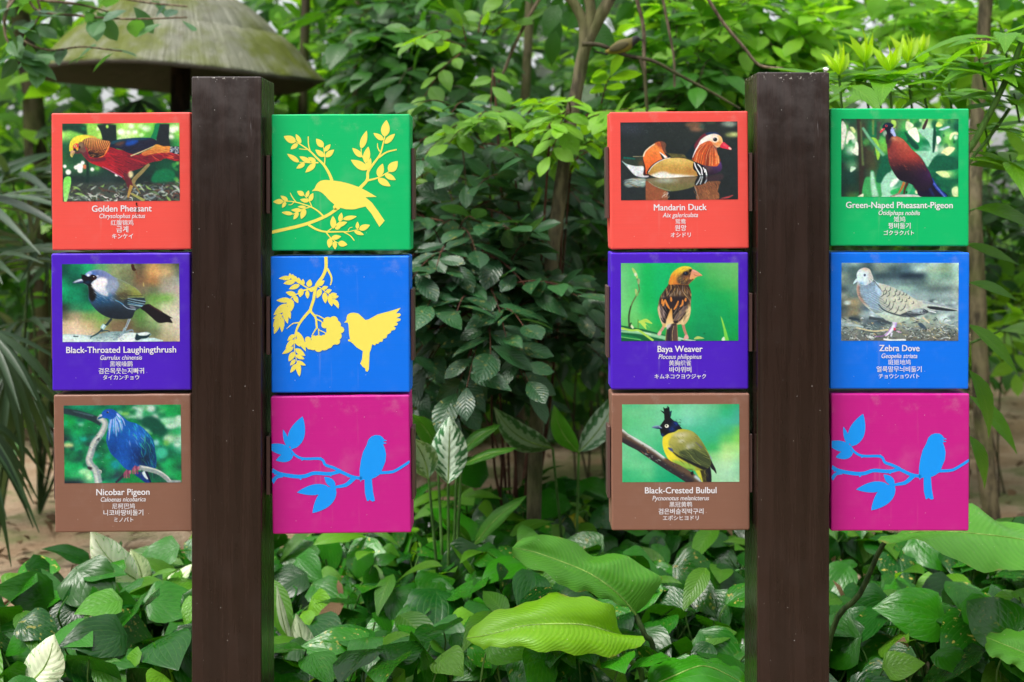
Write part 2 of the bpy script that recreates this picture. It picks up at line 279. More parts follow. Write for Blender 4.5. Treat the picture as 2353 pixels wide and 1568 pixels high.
    c.fill([(150, 560), (145, 440), (190, 330), (280, 260), (440, 232), (600, 255), (680, 290), (540, 285), (430, 330), (360, 400), (300, 420), (230, 480), (225, 560), (190, 550)], lg((200, 280), '#f6ec4a', (300, 520), '#e8d43c'), 2); c.line([(440, 240), (600, 260), (690, 300)], 10, 30, '#d89a50', 8, .8)
    c.fill([(330, 400), (390, 375), (440, 410), (470, 500), (480, 560), (400, 600), (330, 560)], '#6a4a44', 6); c.disc(375, 440, 45, 50, '#8a7458', 18); c.disc(348, 480, 22, 26, '#1c1a20', 6)
    c.fill([(240, 590), (330, 560), (430, 600), (480, 720), (400, 610), (300, 610)], '#5c3438', 6); c.fill([(218, 490), (240, 420), (310, 402), (330, 460), (310, 510)], '#d8444a', 5); c.fill([(275, 500), (320, 480), (320, 530), (295, 545)], '#f0b040', 4); c.fill([(225, 500), (275, 520), (265, 580), (230, 560)], '#231c28', 5)
    c.disc(266, 452, 24, 26, '#f4e878'); c.disc(266, 452, 11, 12, '#10101a'); c.fill([(165, 590), (180, 545), (230, 545), (262, 565), (230, 620), (200, 680), (180, 670), (160, 640)], lg((180, 560), '#d8a48a', (190, 680), '#d6c85c'), 2); c.line([(205, 660), (222, 600), (255, 565)], 6, 8, '#4a4a30')
    return c.grain()

def print_laughingthrush():
    c = Print(['#06483c #0a7a56 #1aa870 #5aa068 #7c9468 #84946c #5c5e4c #b8965c #8c8258 #44503e', '#054a40 #066850 #1a9a68 #6aac74 #8c9a70 #78805e #6c5c44 #d4a468 #c8ac7c #6a7a68', '#08845c #06503e #0a6a4c #2a7a58 #7c9a70 #707c5c #7a6048 #a87c50 #9c9a84 #9ca49c',
               '#0aa06c #08845c #0a5a44 #1c6a50 #5a7a58 #6a7456 #78705a #6a7458 #a8a498 #b8aea4', '#0a8a5c #0a8a60 #086048 #3c7a50 #6a8058 #6a7050 #5c6c48 #6a9a4c #7cae58 #b8bca0', '#2c3a36 #2c7a54 #1c8a58 #4a9a54 #5c7c50 #586c48 #4a7c40 #88b068 #c0c8a4 #ccc8b4',
               '#5c5c48 #a89c7c #7c9c5c #6aa050 #6a7c50 #5c6c48 #5a9048 #a4b484 #d4d2bc #d8d4c4', '#c8b494 #d8c4a4 #c0b084 #88a05c #7c6a50 #6a5c44 #5c7a48 #7c9c68 #c4c2a4 #d8d0bc', '#ccb89c #dcc8b0 #d8c4a4 #a49c74 #7a6c54 #746450 #5c5c44 #6c7c58 #b4b090 #d0c8b0', '#d8ccb4 #e0d4c0 #d4c8b0 #9c9c84 #707868 #686c5c #686454 #8c8868 #b0a884 #c4b898'], 5)
    c.fill([(0, 1420), (200, 1410), (600, 1430), (900, 1370), (1200, 1355), (1500, 1390), (1700, 1370), (1780, 1420), (1720, 1480), (1870, 1500), (1880, 1568), (0, 1568)], lg((900, 1370), '#7c9ea4', (900, 1560), '#c8e4e4'), 3)
    c.fill([(0, 1430), (420, 1430), (560, 1568), (0, 1568)], '#d4ecec', 14); c.fill([(1180, 1420), (1460, 1390), (1480, 1520), (1400, 1568), (1120, 1568)], '#dcecec', 8); c.fill([(1480, 1420), (1600, 1380), (1760, 1400), (1700, 1460), (1560, 1450)], '#dff0f0', 4)
    c.fill([(1450, 1500), (1490, 1400), (1540, 1440), (1680, 1440), (1770, 1400), (1700, 1490), (1580, 1510), (1500, 1540)], '#14303a', 4); c.line([(220, 1450), (320, 1455)], 26, 16, '#14303a', 4); c.line([(1600, 1540), (1850, 1510)], 30, 40, '#c4e4ec', 4)
    c.dashes(50, (560, 1380, 1200, 1560), -.2, (40, 140), (6, 16), ['#5c7c84', '#a8c8cc', '#3c5a64'], .6)
    c.line([(990, 1100), (880, 1230)], 44, 44, '#1e3440'); c.line([(870, 1220), (800, 1310), (700, 1400), (560, 1470)], 44, 26, '#27424e'); c.line([(780, 1350), (900, 1340), (950, 1370)], 34, 10, '#27424e'); c.line([(850, 1225), (790, 1300)], 80, 80, '#9cc8d0', 2); c.line([(845, 1222), (800, 1280)], 24, 24, '#dcf0f0', 4); c.line([(600, 1440), (560, 1500)], 14, 8, '#1c3440')
    c.line([(1350, 1100), (1270, 1290)], 50, 40, '#a8b8c4'); c.line([(1345, 1100), (1275, 1270)], 10, 8, '#2c3c48'); c.line([(1260, 1290), (1200, 1400), (1020, 1530)], 60, 34, '#8ca8b4'); c.line([(1230, 1380), (1390, 1330), (1420, 1380)], 40, 14, '#7c98a4'); c.dashes(24, (1020, 1330, 1300, 1530), .6, (20, 50), (8, 12), ['#2c4450', '#dceaf0'], .7)
    c.fill([(1560, 880), (1720, 810), (1850, 880), (2050, 1000), (2210, 1100), (2160, 1100), (2205, 1190), (2100, 1180), (1930, 1190), (1800, 1090), (1680, 980)], '#17141c', 4); c.line([(1730, 820), (2000, 980)], 20, 30, '#4a2c30', 10, .8)
    body = [(470, 210), (560, 145), (700, 118), (840, 140), (960, 210), (1060, 275), (1200, 330), (1350, 410), (1500, 510), (1610, 640), (1660, 720), (1660, 800), (1560, 890), (1460, 950), (1400, 1080), (1280, 1110), (1060, 1105), (880, 1060), (720, 960), (600, 830), (530, 700), (530, 560), (510, 440), (440, 400), (400, 340), (420, 260)]
    c.fill(body, lg((900, 500), '#8a9cb8', (900, 1080), '#182430')); c.inside(body, soft=3)
    c.blob(820, 720, 320, 200, '#1c5c94', .9, 1); c.blob(1000, 980, 600, 200, '#17212c', .85, 1); c.fill([(470, 200), (700, 115), (960, 205), (1100, 300), (1160, 500), (1000, 600), (800, 300), (520, 250)], '#6c7eb4', 24); c.blob(620, 190, 100, 40, '#3c6cc0', .7, 1); c.blob(1030, 420, 130, 130, '#9aa8b8', .8, 1)
    c.fill([(1100, 290), (1350, 400), (1520, 520), (1640, 680), (1500, 700), (1300, 680), (1100, 640), (1080, 560), (1150, 430)], lg((1150, 420), '#7c8a70', (1450, 560), '#8e9a4c'), 16); c.blob(1240, 640, 150, 90, '#4c4434', .95, 1.2); c.blob(1180, 700, 120, 60, '#3c4034', .8, 1.2)
    c.dashes(70, (1150, 380, 1640, 700), .35, (60, 140), (6, 12), ['#a4b068', '#6c7448', '#5c6438', '#98a45c'], .6, .05)
    c.fill([(1230, 800), (1320, 700), (1640, 680), (1670, 800), (1560, 870), (1360, 860)], '#24343e', 4)
    for y0, y1, col in ((715, 745, '#9cc0d8'), (760, 800, '#8cb4c8'), (800, 835, '#5c9cc8'), (830, 850, '#a8d0dc'), (690, 660, '#7c9468'), (665, 630, '#2c3a2c')): c.line([(1310, y0-20), (1480, (y0+y1)/2), (1690, y1+20)], 10, 16, col, 2)
    c.fill([(1340, 840), (1440, 860), (1480, 910), (1400, 910)], '#6c7484', 8); c.line([(1060, 730), (1150, 770), (1230, 830)], 14, 18, '#4c8cc0', 2); c.line([(1220, 830), (1320, 900), (1470, 925)], 12, 12, '#a8c8e4', 2)
    c.fill([(520, 430), (600, 440), (680, 600), (670, 700), (600, 760), (540, 680), (530, 560)], '#141418', 14)
    c.fill([(580, 430), (620, 360), (720, 290), (830, 275), (900, 310), (910, 390), (870, 480), (920, 600), (900, 650), (780, 600), (680, 540)], '#f2f2fa', 16); c.blob(860, 560, 90, 70, '#c8d4ec', .7, 1); c.dashes(60, (640, 480, 1100, 760), .6, (60, 120), (5, 9), ['#a8bcdc', '#3c74b0', '#d8e4f4'], .5, .05); c.free()
    c.fill([(400, 330), (395, 260), (430, 215), (480, 230), (530, 260), (600, 215), (690, 250), (690, 300), (620, 350), (580, 400), (600, 440), (540, 450), (480, 410), (420, 380)], '#0c0c14', 3); c.dashes(14, (390, 210, 470, 270), -2.2, (30, 60), (8, 14), ['#0c0c14'], 1); c.blob(520, 370, 60, 30, '#143c64', .7, 1)
    c.fill([(470, 210), (560, 150), (600, 190), (540, 250)], '#9cb8ec', 10); c.disc(530, 230, 26, 20, '#eef6ff', 6); c.disc(712, 246, 26, 10, '#eef6ff', 4); c.disc(636, 282, 42, 42, '#3c1a20', 4); c.disc(632, 278, 26, 26, '#08080c'); c.disc(638, 260, 10, 9, '#ffffff')
    c.fill([(210, 380), (300, 325), (385, 303), (430, 345), (400, 390), (300, 390)], lg((300, 320), '#b8c8e4', (310, 390), '#14284c'), 2); c.line([(250, 368), (400, 322)], 10, 20, '#eaf2ff', 4)
    c.fill([(1388, 20), (1440, 20), (1460, 90), (1490, 130), (1440, 150), (1400, 110)], '#3a1c1a', 2); c.line([(1480, 160), (1510, 300)], 30, 10, '#7a4a38', 8, .5); c.line([(1630, 380), (1635, 460)], 14, 36, '#c0b070', 3, .8)
    return c.grain()

def print_nicobar_pigeon():
    c = Print(['#0a5044 #0c8a64 #108a68 #066048 #0a7c58 #0a5c44 #6ab088 #4ca878 #0c9850 #2c8a50', '#0c8a48 #0a5a40 #0c7048 #1a8c50 #0c6444 #3c9858 #b0d8c4 #88c4a4 #0c9848 #10803c', '#0a9848 #0ca850 #0a7c44 #0c7044 #0a6040 #0a6844 #0a5040 #064c3c #8cc8a8 #b4dcc4',
               '#0c5c40 #10a860 #0a6c44 #0c8450 #0c8450 #087048 #0a5c40 #064a38 #0a6448 #88c0a4', '#1c2c34 #0c8c60 #1c3c3c #0c7048 #0c8450 #0a7c50 #0c7048 #0c8848 #78b890 #98c8b0', '#1c2430 #0c7c48 #203040 #0c6c44 #0c9a54 #0a9450 #0a9048 #24a88c #0c8858 #58b490', '#107044 #1c3038 #0c8848 #0c9450 #0a7048 #1c4440 #0c8c48 #18a888 #0c8048 #0c7c54',
               '#14b464 #0ca058 #14b060 #0c8c4c #0a8c70 #0c9448 #0c8840 #1c4840 #109450 #1c3c3c', '#108c50 #30b46c #78d494 #0c7c4c #24404c #0c8040 #0a7838 #1c3840 #24a860 #109850', '#1c2834 #1c2c38 #58b480 #109860 #0c8060 #0c7c44 #0c8844 #0c6c44 #1c4c44 #10a048'], 8)
    c.blobs(60, (1100, 20, 2330, 800), (30, 90), ['#0a8a48', '#b8dccc', '#064c3c', '#12a058', '#d8ece4', '#0a6a44', '#5cc070'], .75, 1.4); c.blobs(46, (20, 200, 1000, 1560), (30, 100), ['#0ca458', '#12303a', '#14c070', '#086444', '#20b090'], .6, 1.3)
    c.blobs(30, (1300, 800, 2330, 1560), (30, 100), ['#0a9048', '#12484a', '#18b064', '#0a5c44'], .6, 1.3)
    for x, y, rx, ry, col in ((1750, 80, 90, 70, '#cfe2dc'), (1510, 170, 60, 70, '#a8d4c4'), (1830, 250, 60, 36, '#d8e8e0'), (2060, 320, 150, 50, '#98d4b4'), (2150, 430, 130, 60, '#c8e4d4'), (2090, 690, 100, 80, '#b0d4b8'), (2050, 770, 60, 60, '#6ab050'), (1960, 970, 120, 110, '#3cbc98'), (1230, 180, 90, 26, '#a0d860'), (90, 800, 110, 44, '#d8e4a0'), (420, 1330, 130, 60, '#a8e8b0'), (500, 1430, 60, 60, '#c8f0c0'), (400, 680, 80, 44, '#14b49c'), (350, 390, 60, 26, '#a8dcc0'), (2270, 810, 70, 40, '#d0e8dc'), (1040, 1190, 90, 80, '#108a98'), (1850, 760, 60, 60, '#98d0e0')): c.disc(x, y, rx, ry, col, 24, .9)
    c.fill([(1600, 260), (1800, 240), (1980, 380), (2060, 560), (1900, 600), (1700, 500), (1560, 400)], '#0a4c3c', 24)
    c.line([(-20, 110), (300, 170), (600, 270), (760, 350)], 110, 150, '#22363e', 8); c.line([(200, 120), (600, 220)], 16, 30, '#4c6c74', 8, .8)
    for pts, w0, w1, col in ([[(700, 240), (830, 360), (780, 520), (700, 640), (600, 780), (540, 960), (500, 1110), (560, 1230), (640, 1320), (690, 1570)], 120, 150, '#8fa0a6'], [[(690, 235), (815, 355), (765, 515), (680, 640), (580, 780), (520, 960), (480, 1100), (540, 1215), (620, 1320), (660, 1570)], 60, 60, '#c4ccc8']): c.line(pts, w0, w1, col, 10)
    c.dashes(46, (480, 400, 860, 1500), .2, (20, 60), (8, 16), ['#5c7078', '#3c4c50', '#d8dcd8'], .6); c.dashes(8, (640, 620, 760, 720), -.8, (40, 70), (14, 24), ['#2c3c40'], .9); c.fill([(470, 1230), (560, 1250), (540, 1300), (480, 1280)], '#2c3038', 10); c.line([(690, 1300), (740, 1320), (735, 1370)], 30, 20, '#b4bcb8', 3)
    c.line([(1030, 1560), (1130, 1470), (1240, 1360), (1330, 1330)], 40, 70, '#2a2c40', 3)
    c.fill([(1400, 1380), (1560, 1340), (1680, 1380), (1720, 1480), (1740, 1560), (1640, 1568), (1500, 1470)], '#12347c', 3); c.fill([(1560, 1370), (1640, 1330), (1700, 1470), (1640, 1490)], '#cfe0ea', 5); c.line([(1640, 1330), (1730, 1560)], 60, 30, '#101c3c', 3); c.line([(1760, 1340), (1775, 1500)], 30, 16, '#1c6a54', 6)
    body = [(760, 180), (810, 110), (900, 82), (990, 95), (1080, 150), (1180, 230), (1300, 330), (1460, 380), (1600, 480), (1720, 610), (1800, 740), (1830, 950), (1850, 1100), (1830, 1280), (1700, 1300), (1500, 1270), (1340, 1310), (1240, 1290), (1150, 1200), (1080, 1110), (1000, 1040), (920, 940), (870, 800), (850, 700), (870, 560), (900, 420), (900, 290), (860, 260), (780, 250)]
    c.fill(body, lg((1000, 300), '#1260b4', (1500, 1200), '#064890'), 3); c.inside(body, soft=2)
    c.blob(1150, 850, 260, 260, '#1050b0', .9, 1); c.blob(1240, 1080, 200, 180, '#1460c8', .8, 1); c.blob(1000, 900, 100, 180, '#0c3a84', .8, 1); c.blob(1480, 1000, 180, 260, '#0a2c68', .85, 1); c.blob(1480, 620, 170, 160, '#1e68d0', .9, 1); c.blob(1720, 1000, 120, 260, '#0c3c58', .95, 1.2); c.blob(1600, 1090, 80, 100, '#121c34', .8, 1)
    c.dashes(46, (1300, 400, 1800, 820), 1.15, (90, 200), (16, 34), ['#2a84dc', '#1878c8', '#18b0c0', '#3a8ad8', '#7c9ce0', '#0e5cb0'], .75, .1); c.dashes(40, (1560, 560, 1840, 1260), 1.25, (120, 260), (10, 24), ['#1c8a78', '#0c4c54', '#106a9a', '#0a2a58', '#3cb488'], .75, .08); c.dashes(40, (950, 700, 1560, 1250), 1.3, (60, 140), (10, 24), ['#1c6cd0', '#0c48a0', '#2a78d8', '#0a3a8c'], .5, .1); c.dashes(16, (1560, 1050, 1840, 1300), 1.3, (140, 260), (8, 16), ['#1c5ca8', '#081c44'], .8)
    c.free()
    for k in range(54):
        q = c.r.uniform(0, 1); x0 = 960+130*q; y0 = 140+150*c.r.uniform(0, 1); L = c.r.uniform(200, 480)*(1 if q < .6 else .75); a = 1.95-1.05*q+c.r.normal(0, .07)
        c.line([(x0, y0), (x0+np.cos(a)*L*.5+20*q, y0+np.sin(a)*L*.5), (x0+np.cos(a)*L*.8+10, y0+np.sin(a)*L)], 8, 6, ['#a4b8ec', '#6c98e4', '#b8ccf4', '#2c64c8', '#84a8e8', '#2c9cd8', '#1494c8'][c.r.integers(7)], 1, .9, wm=c.r.uniform(18, 34))
    c.fill([(760, 180), (810, 110), (900, 82), (990, 95), (1060, 150), (1040, 240), (960, 290), (880, 270), (780, 250)], lg((900, 90), '#1a48a8', (900, 280), '#1458b8'), 4); c.dashes(14, (820, 110, 1040, 260), .4, (50, 90), (8, 14), ['#1c5cc4', '#123c90'], .6)
    c.fill([(690, 285), (700, 250), (740, 235), (800, 235), (770, 262), (720, 280)], '#0e5490', 2); c.disc(745, 208, 30, 20, '#a8b4d8', 5); c.disc(755, 202, 14, 8, '#f0f4ff', 2); c.disc(884, 150, 24, 19, '#101828', 2); c.disc(896, 140, 10, 6, '#e8d8d8', 1)
    c.line([(1500, 1260), (1700, 1300), (1900, 1370), (2050, 1490), (2110, 1540), (2340, 1545)], 110, 50, '#8c9c9c', 4); c.line([(1540, 1240), (1720, 1270), (1900, 1330), (2060, 1440), (2130, 1530)], 30, 24, '#d0d8d0', 6); c.line([(1560, 1310), (1520, 1430)], 26, 12, '#3c4c50', 3)
    for x, y in ((1420, 1290), (1250, 1370)):
        for k, dx in enumerate((-50, -5, 45)): c.line([(x+20, y-60), (x+dx*.8, y+10), (x+dx+10, y+100)], 50, 26, ['#8c4a68', '#a05a74', '#7a3c5c'][k], 2)
        c.disc(x+70, y-20, 24, 40, '#a8647c', 4)
    return c.grain()

def print_mandarin_duck():
    c = Print('#20282b', 4); c.blobs(14, (0, 0, 2352, 1568), (150, 400), ['#28332f', '#1c2428', '#2a3230', '#222a30'], .6, 1.6, 1); c.blob(200, 120, 260, 120, '#343c4c', .6, 1)
    for x, y, rx, ry, col in ((1480, 60, 180, 60, '#7c5c44'), (1530, 150, 140, 44, '#9a6a50'), (1640, 100, 50, 60, '#3c5a50'), (1820, 20, 100, 30, '#3c5240'), (2180, 50, 170, 50, '#7c9084'), (2200, 70, 100, 30, '#98a898'), (2230, 270, 130, 40, '#b8c878'), (2290, 262, 90, 30, '#d4e090')): c.disc(x, y, rx, ry, col, 26, .85)
    c.dashes(90, (30, 30, 1400, 220), .5, (6, 18), (5, 9), ['#6c7c84', '#8c9ca4'], .5); c.dashes(26, (30, 200, 2300, 700), .1, (10, 40), (4, 7), ['#54605c', '#7c8884'], .5)
    # reflection in the water
    c.fill([(100, 1180), (480, 1120), (480, 1290), (300, 1280), (120, 1290)], '#8ca4a0', 16); c.dashes(30, (100, 1110, 480, 1300), 0, (90, 220), (8, 18), ['#c8d8d8', '#3c4c48', '#a47c54', '#e0ecec'], .7, .03)
    c.fill([(500, 1180), (800, 1200), (860, 1360), (940, 1390), (940, 1568), (500, 1568)], '#8f5238', 5, 1, False); c.fill([(560, 1130), (1540, 1110), (1500, 1270), (1300, 1350), (1000, 1390), (800, 1340), (640, 1240)], lg((1000, 1130), '#76644a', (1000, 1380), '#6d7144'), 6); c.blob(900, 1170, 190, 50, '#a8b8a8', .8, 1.2); c.line([(560, 1190), (700, 1290), (1000, 1386)], 14, 10, '#94a894', 4, .8); c.dashes(12, (840, 1390, 950, 1530), -.6, (60, 110), (10, 24), ['#dce0dc', '#b89c80'], .9)
    c.fill([(1480, 1280), (1750, 1200), (1990, 1200), (1960, 1300), (1940, 1400), (1970, 1460), (1930, 1568), (1540, 1568), (1520, 1400)], '#84543a', 6); c.inside([(1480, 1270), (1750, 1200), (1990, 1200), (1940, 1400), (1970, 1460), (1930, 1568), (1540, 1568)])
    c.dashes(90, (1480, 1200, 2000, 1568), 1.1, (60, 160), (8, 16), ['#5c3c30', '#a86c44', '#3c2c28', '#c08050'], .75, .12); c.free(); c.line([(1480, 1290), (1510, 1400), (1560, 1560)], 10, 8, '#94a4a4', 3, .8); c.fill([(1480, 1250), (1560, 1100), (1780, 1080), (1740, 1200), (1560, 1280)], '#14161c', 5)
    for pts in ([(1610, 1090), (1570, 1180), (1510, 1270)], [(1640, 1090), (1620, 1180), (1590, 1260)], [(1720, 1080), (1720, 1170), (1680, 1240)]): c.line(pts, 26, 20, '#c4d0d8', 3, .9)
    c.fill([(1700, 1110), (2030, 1050), (2030, 1160), (1800, 1200)], '#3c2c34', 14, .8); c.fill([(1990, 1545), (2150, 1500), (2255, 1475), (2170, 1530), (2080, 1545)], '#b44448', 4)
    # tail, sail feather and flank
    c.fill([(30, 770), (100, 700), (300, 720), (460, 700), (500, 900), (480, 1040), (300, 900), (120, 840)], '#2c3830', 5); c.line([(60, 710), (300, 735)], 36, 26, '#0d5a50', 6); c.line([(250, 690), (460, 688)], 14, 10, '#c8c090', 4, .8); c.disc(420, 830, 60, 60, '#5a4a34', 24)
    c.fill([(30, 770), (110, 830), (300, 880), (440, 880), (470, 930), (460, 1060), (560, 1070), (540, 1105), (400, 1100), (280, 1060), (170, 940)], lg((200, 900), '#dfe6ec', (500, 1080), '#cfd6da'), 4); c.line([(30, 780), (140, 880)], 10, 24, '#8cbcc0', 4, .8); c.fill([(450, 760), (490, 800), (530, 1020), (620, 1070), (500, 1070), (455, 1050), (480, 900)], '#3a1c24', 5)
    c.fill([(840, 720), (920, 640), (1100, 640), (1300, 680), (1480, 800), (1200, 760), (900, 760)], '#5c5a34', 4); c.dashes(30, (880, 640, 1420, 760), .2, (80, 160), (8, 16), ['#7c7444', '#2c3024', '#3c4030'], .8); c.fill([(1300, 690), (1400, 540), (1500, 420), (1560, 640), (1440, 760)], '#13232c', 5)
    c.fill([(800, 600), (880, 640), (930, 640), (900, 540), (920, 460), (870, 400), (780, 398), (840, 500)], '#6e4638', 5); c.fill([(800, 620), (860, 740), (1000, 700), (940, 640)], '#14202a', 4)
    c.fill([(456, 690), (490, 590), (580, 510), (690, 430), (780, 398), (820, 470), (850, 570), (900, 650), (940, 710), (860, 740), (780, 780), (680, 850), (580, 950), (530, 1030), (505, 1030), (500, 900), (470, 790)], lg((650, 470), '#ea8a44', (560, 980), '#e4602c'), 2); c.fill([(690, 430), (790, 400), (830, 480), (840, 560), (780, 500)], '#9a3c2c', 22, .9)
    c.line([(460, 690), (500, 590), (590, 505), (690, 440)], 24, 16, '#f4e8d0', 4); c.fill([(780, 600), (830, 630), (930, 700), (940, 715), (870, 715)], '#f0eee8', 3); c.fill([(800, 630), (880, 720), (850, 750), (820, 700)], '#17202a', 3)
    fl = [(540, 1020), (600, 930), (700, 840), (850, 760), (1000, 720), (1200, 725), (1350, 750), (1480, 810), (1520, 920), (1560, 1080), (1300, 1100), (900, 1125), (700, 1105)]
    c.fill(fl, lg((1000, 760), '#cfae5c', (1000, 1050), '#b88a44'), 2); c.inside(fl, soft=3); c.blob(1150, 780, 240, 50, '#dcc070', .8, 1); c.fill([(560, 1090), (760, 1010), (900, 1000), (1000, 1040), (1200, 1060), (1500, 1090), (1300, 1130), (700, 1130)], '#eceee8', 16); c.blob(1400, 980, 100, 70, '#a8763c', .6, 1); c.dashes(60, (620, 900, 1500, 1060), -.5, (16, 40), (5, 8), ['#e0c88c', '#8c6434'], .45); c.free()
    c.line([(530, 1020), (600, 910), (720, 810), (860, 745), (1000, 716)], 28, 14, '#161a22', 2); c.line([(560, 1005), (640, 890), (760, 800), (900, 740), (1000, 722)], 14, 10, '#f2f0ee', 2); c.line([(1000, 718), (1250, 722), (1480, 805)], 10, 10, '#1c2026', 2)
    # chest
    c.fill([(1640, 880), (1800, 820), (1960, 760), (2020, 850), (2030, 940), (1980, 1010), (1860, 1060), (1740, 1070), (1700, 980)], lg((1900, 800), '#5a3a7c', (1850, 1050), '#2a1c30'), 5); c.blob(1730, 930, 80, 70, '#5c4844', .8, 1)
    c.fill([(1450, 870), (1470, 820), (1560, 830), (1680, 910), (1740, 980), (1740, 1080), (1560, 1090), (1520, 1010), (1460, 950)], '#12151f', 2)
    for pts in ([(1480, 820), (1510, 920), (1600, 1075)], [(1545, 850), (1615, 940), (1635, 1075)], [(1655, 920), (1685, 980), (1690, 1020)], [(1695, 950), (1715, 1010), (1720, 1080)]): c.line(pts, 20, 26, '#f2f4fa', 2)
    # head
    c.fill([(1480, 480), (1540, 380), (1640, 270), (1740, 220), (1900, 214), (1990, 260), (2030, 320), (1900, 300), (1750, 300), (1620, 400), (1560, 520), (1500, 560)], '#6a2434', 6); c.fill([(1700, 240), (1820, 212), (1930, 222), (2020, 300), (1900, 262), (1760, 270)], '#12365c', 6)
    ruff = [(1440, 760), (1500, 600), (1580, 470), (1680, 410), (1830, 390), (1940, 470), (1930, 560), (1950, 660), (2000, 770), (1960, 870), (1900, 900), (1700, 880), (1560, 830)]
    c.fill(ruff, lg((1650, 450), '#c85a30', (1750, 850), '#d8602e'), 2); c.inside(ruff)
    for k in range(48):
        q = c.r.uniform(-.05, 1.05); e = np.array([1430+560*q, 790+110*np.sin(q*2.6)-20*q]); s0 = np.array([1700+200*q, 420+90*q])+c.r.normal(0, 16, 2); mid = (s0+e)/2+np.array([-60+90*q, -20])
        c.line([s0, mid, e], 5, 16, ['#f0a060', '#7a2c20', '#a83c24', '#f4b078', '#5c241c', '#e87838'][c.r.integers(6)], 1, .85)
    c.blob(1930, 500, 60, 70, '#6c5458', .7, 1); c.free()
    face = [(1560, 480), (1600, 380), (1700, 300), (1840, 250), (1950, 262), (2025, 320), (2050, 420), (2000, 500), (1930, 520), (1870, 470), (1800, 390), (1700, 410), (1620, 450)]
    c.fill(face, '#f6f0e6', 3); c.inside(face, soft=3); c.blob(1960, 430, 110, 100, '#e89048', .95, 1.1); c.blob(2010, 330, 50, 70, '#f0c078', .8, 1); c.blob(1850, 430, 50, 40, '#d8783c', .7, 1); c.disc(1900, 360, 66, 64, '#f8f0e0', 12); c.free()
    c.line([(1445, 720), (1500, 590), (1570, 470)], 12, 30, '#f2f0f4', 3); c.disc(1900, 363, 42, 38, '#0b1018', 3); c.disc(1890, 350, 9, 7, '#cfe0ec', 1)
    c.fill([(1995, 515), (2040, 430), (2080, 418), (2130, 460), (2215, 530), (2218, 570), (2130, 555)], '#d62c48', 2); c.fill([(2060, 440), (2130, 480), (2140, 520), (2060, 490)], '#ea5a6c', 8, .8); c.fill([(2170, 515), (2215, 535), (2216, 570), (2170, 555)], '#f0c8b8', 4)
    return c.grain()

